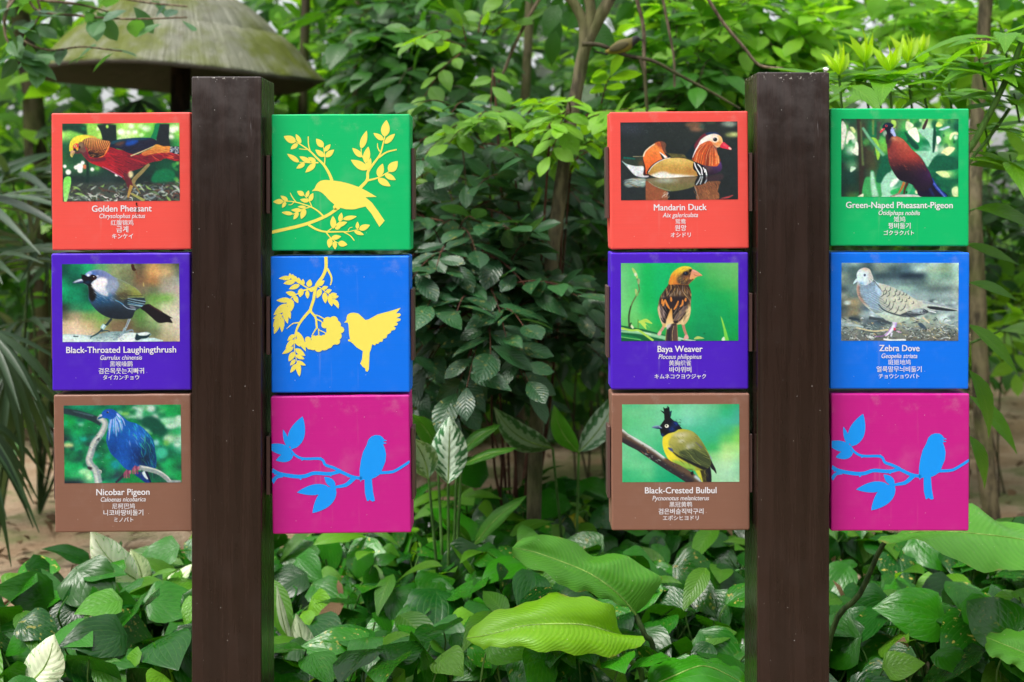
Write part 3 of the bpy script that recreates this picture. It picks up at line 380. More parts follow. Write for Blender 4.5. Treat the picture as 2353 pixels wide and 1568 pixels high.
def print_baya_weaver():
    c = Print(['#64c078 #4cbc70 #18b45c #10b468 #10b468 #24b068 #48b468 #5cb868 #64bc6c #70c070', '#68c880 #4cc070 #10b45c #0cb468 #0cb468 #10b060 #2cac60 #4cb460 #58b868 #64bc68', '#6cc880 #50c070 #0cb45c #0ab468 #0ab464 #0aac5c #14a858 #30ac58 #48b45c #58b860', '#70cc80 #58c470 #0cb058 #0ab464 #0ab464 #0aac60 #0aa860 #0ca858 #18ac58 #38b058',
               '#70d080 #64cc74 #1cb45c #0ab460 #0ab060 #0aac60 #0aa460 #0aa05c #0aa458 #28ac54', '#68c870 #64c46c #3cbc60 #0cac58 #0aa858 #0aa45c #0a9c5c #0a9858 #0aa058 #0ca454', '#58bc60 #54b85c #48b458 #24a850 #0c9c50 #0a9854 #089058 #089458 #0a9c54 #0ca050', '#4cb058 #4cb054 #44a84c #2ca048 #0c9848 #0a9050 #078858 #088c54 #0a984c #0c9c48'], 2)
    c.line([(165, 1280), (165, 1050), (210, 850), (290, 690), (365, 560), (355, 430), (325, 320)], 34, 22, '#5c7448', 2); c.line([(165, 1280), (160, 1050), (200, 860)], 30, 30, '#2c4030', 3, .8)
    c.fill([(220, 100), (260, 110), (320, 200), (345, 290), (315, 310), (280, 240), (240, 170)], '#a8cc74', 3); c.disc(295, 230, 26, 34, '#dce8d0', 8); c.fill([(350, 310), (380, 330), (378, 400), (350, 430), (330, 380)], '#98a878', 3); c.fill([(285, 520), (320, 530), (330, 590), (300, 640), (285, 590)], '#a4c078', 3); c.fill([(290, 650), (350, 590), (340, 660)], '#7ca860', 4)
    c.fill([(0, 1250), (250, 1290), (500, 1340), (900, 1450), (1200, 1490), (1580, 1568), (0, 1568)], '#0b5c38', 3, 1, False); c.line([(0, 1370), (400, 1400), (1000, 1530), (1200, 1568)], 40, 100, '#8ccc9c', 8); c.line([(0, 1330), (300, 1360), (600, 1430)], 20, 20, '#d4ecd4', 6); c.line([(0, 1450), (250, 1490), (450, 1568)], 50, 30, '#0b7a44', 5); c.line([(0, 1480), (400, 1540)], 20, 16, '#6cc46c', 4)
    c.line([(1140, 1500), (1300, 1540), (1500, 1568)], 40, 26, '#b4dcc0', 5); c.line([(0, 1300), (200, 1350), (350, 1350), (500, 1450), (650, 1560)], 40, 44, '#a4d454', 3); c.line([(200, 1250), (250, 1310)], 50, 40, '#dce8c0', 5); c.line([(180, 1300), (190, 1220), (220, 1200)], 30, 20, '#2c3c2c', 3)
    c.fill([(340, 1180), (400, 1150), (510, 1120), (620, 1200), (610, 1220), (480, 1190), (580, 1300), (500, 1240), (510, 1330), (440, 1270), (390, 1210)], '#b4dc5c', 3); c.line([(345, 1130), (345, 1300)], 16, 22, '#5c8c3c', 2)
    c.fill([(1992, 1060), (2030, 1130), (2100, 1340), (2165, 1560), (2080, 1560), (2050, 1330)], lg((2000, 1060), '#98d84c', (2100, 1560), '#6cd44c'), 2, 1, False); c.fill([(2010, 1550), (2060, 1480), (2080, 1560)], '#d8e8d0', 3); c.fill([(1460, 1530), (1520, 1475), (1580, 1480), (1670, 1515), (1580, 1525)], '#b4c86c', 2); c.fill([(1640, 1420), (1670, 1395), (1700, 1420), (1670, 1440)], '#067848', 2)
    c.line([(860, 1200), (850, 1290), (770, 1400)], 60, 50, '#c89c84', 3); c.fill([(730, 1420), (770, 1370), (810, 1380), (800, 1440), (755, 1460)], '#e0b0a8', 3); c.line([(1240, 1220), (1270, 1340), (1320, 1480)], 60, 50, '#b8866c', 3); c.fill([(1255, 1560), (1270, 1470), (1330, 1440), (1355, 1520), (1290, 1530)], '#dca49c', 3)
    body = [(1000, 280), (960, 420), (860, 560), (780, 690), (745, 850), (735, 960), (780, 1120), (840, 1260), (900, 1290), (1120, 1240), (1200, 1230), (1270, 1240), (1350, 1140), (1395, 980), (1400, 800), (1410, 640), (1390, 530), (1350, 440), (1280, 380), (1150, 380)]
    c.fill(body, lg((1000, 500), '#3a2c28', (1100, 1250), '#d8b474'), 3); c.inside(body, soft=2); c.fill([(1250, 900), (1400, 880), (1400, 1000), (1300, 1220), (1150, 1240), (1130, 1180)], '#dcc490', 14); c.fill([(740, 900), (790, 900), (860, 1220), (780, 1150)], '#d8c09c', 10)
    c.dashes(130, (760, 420, 1420, 800), lambda x, y: 1.57+(1080-x)/700, (80, 180), (14, 34), ['#1c1620', '#4a3628', '#8c6c48', '#c8a060', '#2a2024', '#6c4c34', '#b0a090'], .8, .08)
    c.fill([(800, 700), (1300, 680), (1330, 860), (1200, 960), (1030, 1000), (880, 1000), (800, 860)], '#1c1824', 16, .85)
    for p in ([(890, 730), (860, 800), (840, 870)], [(890, 740), (920, 830), (980, 930)], [(1150, 760), (1120, 850), (1060, 940)], [(1240, 740), (1230, 830), (1180, 880)], [(1000, 680), (1010, 780)], [(1300, 700), (1290, 780)], [(830, 720), (825, 830)]): c.line(p, 16, 20, '#e08c40', 2, .95, wm=40)
    for s, pts in ((0, [(780, 860), (830, 880), (890, 1000), (910, 1120), (860, 1140), (800, 1060)]), (0, [(1060, 1150), (1110, 1040), (1230, 900), (1310, 860), (1330, 900), (1230, 1050), (1120, 1150)])): c.fill(pts, '#6a5a58', 4)
    c.fill([(860, 860), (990, 960), (960, 1050), (900, 1130), (880, 1000)], '#17141c', 4); c.fill([(1030, 960), (1130, 960), (1230, 890), (1110, 1030), (1040, 1140)], '#17141c', 4); c.fill([(1040, 1160), (1150, 1140), (1330, 930), (1340, 880), (1260, 1080), (1110, 1220)], '#2a2228', 4); c.fill([(800, 1100), (900, 1130), (900, 1210), (840, 1190)], '#2a2428', 4)
    c.dashes(20, (770, 860, 900, 1140), 1.1, (100, 180), (6, 10), ['#c8b8b0', '#3a3034'], .8, .03); c.dashes(22, (1060, 880, 1330, 1150), 2.2, (100, 200), (6, 10), ['#a89888', '#2c2428'], .8, .03)
    c.fill([(1000, 920), (1025, 960), (1030, 1100), (1040, 1220), (900, 1290), (920, 1120)], lg((1000, 950), '#e0a050', (980, 1250), '#e4d0a0'), 6); c.dashes(30, (1150, 950, 1400, 1230), 1.8, (60, 120), (6, 12), ['#e8d8b0', '#c09c64', '#a88050'], .6); c.free()
    c.fill([(930, 1260), (1050, 1210), (1120, 1230), (1145, 1568), (890, 1568)], '#3a3234', 3, 1, False); c.fill([(930, 1250), (1010, 1230), (950, 1320), (910, 1320)], '#cfc8c8', 10); c.line([(1060, 1260), (1030, 1400), (1030, 1568)], 8, 12, '#c8a87c', 1); c.line([(1120, 1240), (1140, 1568)], 10, 10, '#a88858', 1); c.line([(910, 1330), (890, 1568)], 12, 14, '#8c9048', 2); c.fill([(1065, 1260), (1115, 1240), (1135, 1568), (1040, 1568)], '#5c4640', 4, .9, False); c.line([(970, 1300), (960, 1568)], 30, 40, '#24222e', 8)
    head = [(960, 430), (990, 280), (1040, 190), (1140, 110), (1240, 72), (1350, 74), (1410, 100), (1440, 150), (1440, 250), (1480, 310), (1400, 390), (1350, 440), (1250, 440), (1100, 430)]
    c.fill(head, lg((1150, 110), '#ecd03c', (1080, 400), '#d87c34'), 4); c.inside(head, soft=2); c.fill([(1120, 330), (1200, 240), (1270, 180), (1420, 130), (1450, 300), (1350, 440), (1180, 430)], '#4c3a30', 16); c.blob(1200, 330, 70, 60, '#5c5044', .9, 1); c.blob(1050, 290, 60, 60, '#e08a30', .8, 1); c.blob(1320, 300, 60, 40, '#a05c40', .8, 1)
    c.dashes(80, (980, 80, 1420, 420), lambda x, y: -.6-(y-100)/400, (50, 110), (6, 14), ['#f8e858', '#c89030', '#a86c28', '#e8c840', '#8a5a30'], .55); c.dashes(36, (1120, 240, 1450, 430), 2.6, (40, 80), (6, 10), ['#2a2024', '#8c745c', '#1c181c'], .7); c.free()
    c.disc(1300, 215, 56, 40, '#14121a', 8); c.disc(1300, 213, 34, 28, '#0d1a34', 3); c.disc(1288, 204, 9, 6, '#a8b8cc', 1); c.line([(1370, 160), (1420, 150)], 50, 50, '#1c1418', 8)
    c.fill([(1380, 330), (1400, 220), (1430, 140), (1500, 155), (1580, 210), (1630, 260), (1540, 275), (1470, 310)], lg((1450, 150), '#d8907c', (1450, 320), '#e0a468'), 2); c.line([(1460, 240), (1540, 265), (1620, 258)], 8, 8, '#8c4c3c', 2); c.line([(1430, 150), (1540, 190)], 20, 12, '#e8b4ac', 5, .8)
    return c.grain(.01, .35)

def print_black_crested_bulbul():
    c = Print(['#54bc80 #54bc88 #6cc890 #74cc9c #64c490 #74d0a4 #74cca0 #60bc88 #38ac6c #2ca878', '#5cc084 #68c48c #64c490 #6cc898 #6cd0a4 #7cd4b0 #70cca4 #58c090 #30b480 #3cac90', '#54bc7c #5cc488 #68c890 #6cc89c #60c49c #70ccb0 #5cc4a0 #44b890 #40b898 #44b098', '#54bc80 #5cc48c #64c894 #5cc490 #50c094 #4cbc98 #40b890 #3cb490 #3cb480 #64c468',
               '#58c084 #68cc98 #58c48c #4cbc84 #44b884 #38b484 #38b488 #34b080 #58c068 #84d864', '#68c894 #64c890 #54c088 #3cb880 #2cb07c #30b080 #30b078 #38b468 #a0dc84 #a4e484', '#70cc98 #60c48c #48bc80 #30b47c #28ac7c #24a870 #30b070 #88d088 #b8e8a0 #a0e09c', '#58c488 #68c890 #64c890 #30b07c #10a870 #18a868 #44b478 #a0d8a8 #b0e4b4 #98dcb0',
               '#34b478 #44bc80 #58c488 #28ac78 #08a06c #10a068 #50b880 #a0d8ac #a4dcb8 #94d4ac', '#30b474 #34b478 #3cb87c #14a470 #08a070 #0c9868 #3cac78 #98d4a4 #a0d8b0 #a0dcb0'], 6)
    br = [(0, 480), (120, 590), (300, 690), (600, 870), (880, 1080), (1100, 1180), (1350, 1340), (1500, 1440), (1620, 1568), (1280, 1568), (1100, 1450), (900, 1330), (600, 1130), (300, 920), (120, 830), (0, 760)]
    c.fill(br, '#5c4a3c', 2, 1, False); c.inside(br, False, 1); c.line([(-20, 720), (300, 890), (600, 1090), (1000, 1370), (1400, 1600)], 130, 200, '#2a2830', 24); c.line([(0, 500), (300, 710), (600, 890), (860, 1080)], 60, 70, '#d4e4e4', 18); c.line([(1450, 1440), (1640, 1580)], 60, 60, '#b8d0d8', 14)
    c.dashes(110, (0, 500, 1200, 1250), .6, (30, 90), (12, 30), ['#98683c', '#8c5c38', '#a8c0b0', '#3c3430', '#c8d8d0', '#b07c48', '#6c9488'], .7, .2, 3); c.dashes(40, (800, 1100, 1600, 1560), .6, (30, 80), (10, 24), ['#1c1c24', '#3c3c40', '#5c6c68'], .7); c.free()
    body = [(820, 680), (900, 600), (1050, 560), (1150, 505), (1260, 505), (1400, 545), (1520, 640), (1620, 780), (1700, 920), (1760, 1060), (1780, 1200), (1700, 1300), (1560, 1330), (1350, 1320), (1150, 1220), (960, 1130), (880, 1020), (820, 850)]
    tail = [(1500, 1260), (1700, 1180), (1760, 1240), (1785, 1568), (1620, 1568), (1560, 1400)]
    c.fill([(1700, 1080), (1770, 1100), (1810, 1180), (1870, 1300), (1890, 1400), (1830, 1330), (1780, 1280)], '#1a1c22', 2); c.line([(1720, 980), (1790, 1110)], 20, 30, '#8c9cac', 6); c.fill(tail, '#3c3c24', 3); c.fill([(1450, 1250), (1540, 1290), (1580, 1400), (1620, 1568), (1600, 1560), (1480, 1370)], '#c8cc3c', 8); c.fill([(1680, 1260), (1760, 1250), (1785, 1568), (1700, 1568)], '#181c28', 6); c.dashes(24, (1560, 1300, 1720, 1560), 1.3, (80, 160), (6, 12), ['#8c8c48', '#24241c'], .7)
    c.fill(body, lg((860, 800), '#ecdc3c', (1500, 700), '#8e9438'), 3); c.inside(body, soft=2); c.blob(920, 950, 130, 260, '#e8dc38', .9, 1.1); c.fill([(1000, 1130), (1200, 1150), (1450, 1250), (1440, 1340), (1150, 1230)], '#8cb84c', 16)
    c.fill([(930, 780), (1050, 610), (1200, 560), (1400, 550), (1600, 760), (1770, 1100), (1770, 1260), (1600, 1260), (1300, 1140), (1050, 960)], lg((1200, 620), '#a8a854', (1500, 1150), '#4c5c34'), 14); c.blob(1180, 620, 130, 50, '#c8c8a8', .85, 1); c.blob(1190, 740, 60, 34, '#c8ccb8', .8, 1); c.blob(1330, 860, 50, 60, '#b8bcac', .8, 1); c.blob(1420, 820, 40, 40, '#9ca88c', .8, 1)
    c.fill([(1140, 970), (1400, 900), (1600, 1000), (1760, 1120), (1760, 1260), (1600, 1260), (1300, 1130)], '#3c4a30', 12, .9); c.dashes(46, (1150, 940, 1740, 1230), .55, (160, 300), (6, 12), ['#a8b05c', '#24301c', '#6c7c44', '#1c2420'], .75, .03); c.line([(1020, 960), (1150, 1060), (1450, 1210), (1700, 1320)], 20, 70, '#181c20', 8); c.fill([(920, 870), (1000, 890), (1030, 960), (960, 930)], '#3c4c84', 6)
    c.dashes(60, (940, 600, 1650, 920), .6, (50, 110), (8, 16), ['#c8c868', '#7c7c34', '#b0b078', '#5c6430'], .55, .15); c.line([(1470, 760), (1600, 880)], 10, 24, '#5c5c70', 5); c.line([(1050, 1180), (1250, 1300), (1420, 1340)], 20, 60, '#2c3c30', 14, .7); c.free()
    c.fill([(1370, 1380), (1420, 1345), (1430, 1400), (1400, 1430)], '#15181c', 4)
    head = [(750, 450), (800, 380), (850, 310), (845, 200), (765, 120), (840, 150), (850, 190), (825, 60), (870, 90), (890, 70), (905, 90), (910, 35), (950, 70), (960, 150), (1000, 130), (985, 230), (970, 270), (1030, 330), (1110, 370), (1160, 440), (1210, 500), (1130, 510), (1050, 560), (930, 590), (820, 660), (780, 620), (760, 520)]
    c.fill(head, '#0f131c', 2, 1, False); c.inside(head, False, 1); c.blob(1080, 390, 60, 50, '#153a8c', .9, 1); c.blob(1000, 500, 60, 50, '#12357c', .9, 1); c.blob(980, 180, 20, 50, '#14506c', .8, 1); c.blob(800, 620, 40, 30, '#14407c', .8, 1); c.free(); c.dashes(22, (980, 320, 1200, 500), .7, (30, 60), (8, 12), ['#10162c'], 1)
    c.fill([(598, 466), (660, 432), (745, 430), (810, 480), (760, 500), (690, 495)], lg((680, 430), '#8ca8c8', (690, 500), '#142850'), 2); c.line([(740, 452), (800, 480)], 10, 8, '#b8c8e0', 2)
    c.disc(897, 440, 40, 34, '#f4f8e8', 2); c.disc(892, 436, 18, 17, '#0c1018', 1)
    return c.grain(.01, .35)

def print_pheasant_pigeon():
    c = Print(['#1c4434 #145a3c #2c4c34 #2c6444 #3c6c44 #4c6444 #4c8c4c #2c9c4c #8ccc6c #3c9c4c #4ca454 #1c6c4c', '#a8dc8c #2c4c3c #3c3c30 #0c7c48 #2c5c40 #5c6c4c #48b058 #7cd06c #d0f0c0 #1c8c4c #3c8c5c #0c5c44', '#c8e8b8 #98dc88 #343c30 #0c6c44 #1c5c40 #2c6c48 #0c8c4c #5cc05c #88d0a4 #0c6c44 #8ce07c #0c7448', '#5cac68 #2c9c54 #2c3428 #3c5038 #6cc04c #0c6040 #0c7c48 #0c9450 #0a7448 #0c6844 #78d05c #0c7c48',
               '#0c7444 #d0f0d0 #302c28 #4c5038 #6cb848 #0c5c3c #0c6c44 #14a058 #88d0ac #8cc8a8 #e8f8c0 #0c8048', '#0c6040 #1c6444 #2c2c28 #3c4430 #0c5c40 #0c5840 #0c6c48 #10a058 #98d0b4 #0c5c40 #0c5c40 #0c6044', '#1c3830 #5c9c70 #2c2c28 #404830 #0c5c40 #106044 #1c6c4c #109450 #0c6c44 #0c5c40 #1c8c4c #0c8c50', '#143c34 #184038 #28302c #3c6040 #0c5840 #78c09c #a8dcc0 #0c8c50 #0c6c48 #0c5c44 #a8e08c #1c9c54', '#123830 #143c34 #243028 #3c9c50 #58b07c #0c6048 #c0e8cc #10a058 #0c4c3c #0c4c3c #0c5c40 #0c6444', '#143430 #243c30 #1c3c30 #1c8c4c #98d4b4 #88d0ac #109c54 #34a874 #0c5c44 #0c3c38 #0c5840 #58b468', '#1c3830 #48703c #1c7c44 #1c9450 #a8dcc0 #88d0b0 #0c7c4c #20a06c #8cc88c #0c3c38 #0c5c40 #88d070'], 7)
    c.blobs(50, (0, 20, 2340, 700), (24, 80), ['#eaf8d8', '#0a5c40', '#58c85c', '#0c8c50', '#c8ec80', '#0a4c38', '#fbfff0'], .8, .8, 2); c.blobs(24, (1200, 600, 2340, 1540), (30, 90), ['#0a5040', '#0a6c48', '#0c8450'], .6, 1.5)
    c.line([(350, 0), (380, 500), (410, 1000), (400, 1560)], 80, 90, '#332f2a', 8); c.line([(390, 60), (420, 600), (440, 940)], 30, 50, '#586c44', 12); c.line([(640, 20), (640, 330)], 50, 40, '#688c4c', 10); c.line([(760, 60), (740, 420)], 90, 60, '#4c4440', 16, .8); c.line([(560, 520), (570, 900)], 110, 130, '#3c3c2c', 22, .8)
    for p, col in ([[(10, 60), (100, 150), (100, 300), (60, 500), (10, 500)], '#f2fbe8'], [[(90, 480), (150, 250), (260, 330), (260, 410), (170, 430), (130, 510)], '#f4fcea'], [[(175, 170), (240, 170), (290, 250), (260, 290), (190, 210)], '#d8ec9c'], [[(290, 460), (340, 500), (345, 720), (300, 730), (210, 660), (265, 590)], '#f0fae8'], [[(200, 960), (300, 990), (190, 1075)], '#c8ecd0'], [[(600, 380), (700, 400), (770, 560), (775, 740), (730, 830), (690, 640), (660, 470)], '#98d848'], [[(1330, 260), (1440, 180), (1520, 200), (1570, 400), (1540, 480), (1440, 400)], '#f8fce8'], [[(1300, 60), (1400, 80), (1450, 150), (1330, 240), (1290, 200)], '#e4f4cc'], [[(1540, 210), (1890, 210), (1840, 380), (1830, 660), (1760, 480), (1680, 380)], '#a0dcc0'], [[(1490, 650), (1930, 670), (1830, 800), (1740, 970), (1600, 760)], '#98d4b8'], [[(1910, 350), (1980, 360), (2000, 440), (1930, 510), (1905, 440)], '#f4fcf0'], [[(2000, 680), (2120, 570), (2280, 590), (2140, 740), (2060, 700)], '#f0f8b8'], [[(1900, 1060), (2080, 1040), (2180, 1160), (2040, 1170), (1940, 1110)], '#d4f0a4'], [[(2160, 400), (2200, 290), (2320, 260), (2340, 330), (2260, 320), (2200, 420)], '#e4f8b8'], [[(1890, 150), (1940, 60), (2030, 130), (1960, 170)], '#d8f08c'], [[(2220, 1400), (2330, 1360), (2330, 1540), (2240, 1540)], '#d4ecb0'], [[(1950, 220), (2120, 150), (2180, 170), (2040, 230)], '#b8d8e4'], [[(1000, 40), (1090, 40), (1100, 140), (1050, 180)], '#a8d860']): c.fill(p, col, 7)
    c.fill([(1620, 190), (1700, 20), (1740, 20), (1680, 200)], '#3c2c30', 5); c.line([(430, 180), (600, 430), (860, 740)], 50, 60, '#6cb48c', 10); c.fill([(1850, 180), (1900, 250), (1880, 600), (1830, 650)], '#0a4434', 8); c.fill([(1740, 980), (1900, 780), (2100, 740), (2340, 830), (2340, 1000), (1900, 1040)], '#0a5a40', 8); c.fill([(1270, 260), (1400, 380), (1560, 560), (1500, 620), (1380, 500)], '#0a4838', 10)
    c.fill([(440, 1568), (480, 1200), (590, 1160), (600, 1040), (660, 1070), (690, 1260), (790, 1280), (800, 1568)], '#3ca45c', 7); c.line([(620, 1060), (640, 1300), (690, 1568)], 60, 130, '#a8dcc0', 14); c.fill([(800, 1300), (900, 1120), (1010, 1040), (1160, 1200), (1080, 1300), (960, 1568), (840, 1568)], '#9cd8bc', 8); c.fill([(980, 1310), (1060, 1210), (1160, 1190), (1120, 1290), (1010, 1370)], '#f0faf0', 12); c.fill([(700, 1240), (760, 1000), (920, 740), (980, 920), (1000, 1050), (880, 1120), (800, 1280)], '#0a5a40', 10)
    c.fill([(1000, 1440), (1200, 1380), (1150, 1500), (1020, 1520)], '#28b060', 8); c.fill([(1320, 1500), (1360, 1290), (1430, 1350), (1360, 1500)], '#4cb07c', 5); c.disc(1510, 1470, 30, 40, '#e8f0c0', 8); c.fill([(330, 1568), (440, 1500), (440, 1568)], '#e8f4d0', 5); c.fill([(1440, 1340), (1600, 1400), (1620, 1568), (1560, 1500)], '#3c3028', 10)
    c.fill([(970, 1568), (1100, 1530), (1300, 1515), (1500, 1525), (1620, 1568)], '#c8ccc8', 3)
    c.line([(1265, 1270), (1210, 1400), (1150, 1500)], 56, 34, '#b8743c', 2); c.line([(1170, 1490), (1080, 1530), (980, 1560)], 40, 14, '#8c7c6c', 2); c.line([(1330, 1280), (1280, 1400), (1260, 1510)], 50, 34, '#4c2c28', 2); c.disc(1312, 1470, 18, 18, '#0c1814', 2)
    c.fill([(1500, 1300), (1800, 1190), (1880, 1290), (1990, 1410), (2125, 1560), (1600, 1560), (1520, 1400)], '#16142c', 3); c.line([(1800, 1200), (1920, 1380), (2100, 1568)], 60, 70, '#1c3ca0', 6); c.line([(1850, 1280), (1960, 1420), (2080, 1568)], 16, 26, '#7a84d8', 6, .8); c.line([(1740, 1330), (1860, 1560)], 40, 60, '#1c2c68', 16, .7)
    body = [(920, 300), (1020, 340), (1100, 350), (1220, 400), (1320, 500), (1420, 620), (1540, 720), (1660, 870), (1700, 960), (1770, 1060), (1820, 1200), (1840, 1300), (1700, 1440), (1520, 1420), (1440, 1330), (1300, 1270), (1180, 1230), (1100, 1150), (1020, 1020), (960, 880), (935, 720), (920, 560), (915, 420)]
    c.fill(body, lg((1250, 560), '#a04038', (1150, 1150), '#1c1626'), 3); c.inside(body, soft=2); c.blob(1180, 420, 120, 60, '#c8805c', .8, 1); c.blob(1400, 720, 230, 150, '#b03c34', .75, 1); c.blob(1300, 570, 160, 120, '#b85848', .7, 1); c.blob(1030, 700, 90, 200, '#7c3438', .6, 1); c.blob(1240, 1130, 250, 180, '#1a1424', .8, 1); c.blob(1650, 1130, 150, 200, '#2a1838', .8, 1); c.blob(1780, 1100, 70, 130, '#3c2050', .8, 1); c.fill([(900, 300), (1000, 320), (1030, 420), (960, 600), (910, 560)], '#3a2830', 20, .9); c.blob(1050, 400, 50, 34, '#d0a078', .7, 1)
    c.dashes(110, (940, 420, 1700, 1050), lambda x, y: .5+(x-1000)/1400, (50, 110), (10, 22), ['#c05a48', '#7c2c2c', '#8c3834', '#a84438'], .4, .2, 3); c.free()
    c.fill([(920, 330), (900, 240), (830, 190), (840, 130), (900, 90), (970, 88), (1050, 130), (1030, 180), (1050, 260), (1080, 340), (1010, 360), (960, 420), (920, 420)], '#14182a', 3); c.fill([(820, 180), (850, 110), (940, 85), (1050, 130), (960, 160)], '#123048', 14, .8)
    c.fill([(1000, 200), (1030, 170), (1060, 230), (1100, 340), (1060, 358), (1020, 310), (985, 270)], '#a8b8ec', 5); c.dashes(24, (985, 190, 1100, 350), .9, (16, 34), (6, 10), ['#2c3470', '#dce4fc', '#6c8ce0'], .8); c.line([(920, 320), (925, 500)], 60, 50, '#2c2028', 10)
    c.fill([(778, 270), (800, 220), (860, 190), (876, 205), (850, 240), (790, 288)], '#e03c50', 2); c.disc(820, 215, 14, 12, '#f8b8bc', 4); c.disc(905, 145, 24, 23, '#e05058', 2); c.disc(905, 144, 13, 12, '#181018', 1)
    return c.grain()

def print_zebra_dove():
    c = Print(['#6c8c94 #88a098 #4c6464 #8c9c90 #6c8884 #5c7478 #88a49c #b0c4b4 #88a088 #b8d4c0', '#5c787c #48605c #34484c #748478 #34484c #4c6870 #a8c0b4 #98ac90 #809878 #a8c8b4', '#8c9c88 #445858 #4c6464 #34484c #384c54 #1c2c38 #243440 #8cac94 #6c8c78 #a8c4ac', '#7c8c7c #5c6c68 #586c6c #5c7474 #6c8484 #586c6c #4c6060 #7c9484 #8ca494 #a8bca8', '#3c4c50 #708480 #688078 #98b0ac #90a49c #94b0a0 #6c8480 #5c6c68 #586864 #8c9c90', '#8c9484 #5c6c68 #6c6c5c #90a0a0 #a4b4b4 #9cb4bc #889894 #788c88 #90a09c #a4aca0',
               '#6c7468 #a08c68 #5c6868 #7c9098 #90a4a8 #8c9c9c #98aca8 #84908c #788884 #8c9c98', '#3c4c50 #7c745c #4c606c #8498a4 #98a8a8 #98a8a0 #a4b4b0 #8c9c98 #74848c #98a4a0', '#5c6460 #8c7c5c #7c8c90 #6c7c84 #90a09c #98a89c #a8b4a8 #90a090 #a8b4ac #94a49c', '#a8b4ac #a4a490 #586468 #3c4c58 #7c8c88 #98a494 #98a490 #8c9884 #98a8a0 #8ca0a0', '#7c8c84 #8c9084 #4c5c60 #5c6c6c #7c8478 #84887c #7c847c #808478 #747c74 #7c8884', '#5c6868 #74746c #58605c #5c645c #60645c #6c6c60 #5c645c #64685c #585c54 #686c64', '#686c68 #6c6c64 #60605c #5c5c54 #645c50 #54544c #5c5c54 #605c54 #5c5850 #605c58'], 9)
    c.blobs(50, (0, 750, 2340, 1150), (20, 70), ['#b8c4bc', '#2c3c44', '#c0a878', '#8c9c98', '#dce4dc', '#445458'], .65, 1.7)
    c.dashes(260, (0, 1100, 2340, 1560), .1, (40, 200), (10, 34), ['#1c2428', '#3c4444', '#b0b4a4', '#8c7c5c', '#d8dcd0', '#5c6860', '#a49060', '#2c3438', '#e8e4d8', '#6c7c84', '#c8a870'], .8, .2, 2, .5); c.dashes(220, (0, 1280, 2340, 1560), .2, (16, 60), (8, 24), ['#14181c', '#dce0d8', '#50504a', '#a8a088', '#343a3a', '#78705c', '#f0f0ea'], .85, .2, 0, .9)
    c.line([(20, 1240), (250, 1250), (450, 1290)], 50, 40, '#a8b4b0', 3); c.line([(300, 1300), (650, 1370), (950, 1340)], 20, 34, '#d0bc90', 3); c.line([(560, 1100), (800, 1150), (1000, 1220)], 60, 50, '#3c4448', 6); c.fill([(1540, 1220), (1600, 1200), (1680, 1270), (1710, 1330), (1600, 1300)], '#3c4c58', 3); c.line([(1630, 1090), (1770, 1210)], 40, 30, '#c8b498', 3); c.fill([(1010, 1480), (1060, 1380), (1200, 1430), (1310, 1510), (1200, 1520)], '#6c7064', 4); c.line([(850, 1530), (1000, 1550), (1300, 1545)], 30, 40, '#e8e4dc', 3); c.line([(160, 1110), (380, 1150)], 50, 40, '#24303a', 10)
    # tail and body
    c.fill([(1440, 760), (1640, 760), (1860, 810), (2150, 870), (2330, 930), (2330, 970), (2100, 960), (1800, 960), (1600, 900)], '#b8bcb0', 3); c.fill([(1720, 880), (1900, 880), (2330, 960), (2100, 965), (1800, 930)], '#22282c', 3); c.line([(1740, 960), (1900, 1000)], 20, 16, '#eef4f8', 3); c.line([(1640, 790), (2000, 850), (2330, 930)], 40, 20, '#8c9498', 6); c.line([(1900, 960), (2150, 985)], 16, 10, '#8c989c', 3)
    body = [(330, 380), (480, 300), (600, 260), (640, 320), (720, 395), (880, 440), (1100, 520), (1300, 610), (1460, 720), (1640, 800), (1640, 900), (1560, 1000), (1400, 1090), (1320, 1140), (1180, 1200), (1020, 1190), (850, 1110), (680, 1010), (520, 900), (400, 770), (330, 650), (310, 540)]
    c.fill(body, lg((800, 700), '#b4bcb8', (1000, 1160), '#b8c4b0'), 3); c.inside(body, soft=2)
    c.fill([(310, 460), (380, 480), (400, 650), (480, 800), (560, 900), (420, 820), (320, 680)], '#b08470', 16); c.fill([(420, 760), (560, 900), (800, 1030), (1180, 1090), (1330, 1100), (1180, 1210), (900, 1150), (600, 980)], '#b4bca4', 14)
    c.fill([(400, 470), (700, 380), (800, 600), (760, 760), (740, 960), (600, 900), (470, 760), (400, 620)], '#a8bccc', 14); c.fill([(760, 420), (1100, 520), (1460, 720), (1640, 800), (1450, 1000), (1200, 1060), (900, 960), (760, 740), (820, 600)], '#bcb8a4', 10); c.blob(1350, 760, 150, 70, '#d4c8a8', .7, 1); c.blob(1060, 740, 120, 80, '#c8c4ac', .7, 1)
    for i in range(24):
        y0 = 395+i*25; x0 = 350+max(0, (i-9))*22
        c.line([(x0, y0+40+10*np.sin(i)), (x0+130, y0+25), (x0+230, y0-18), (x0+330, y0-60)], 11, 9, '#2f4456', 1, .8)
    for i in range(12): c.line([(600+i*16, 330+i*14), (660+i*12, 370+i*14), (700+i*12, 440+i*14)], 8, 6, '#5c5c58', 1, .6)
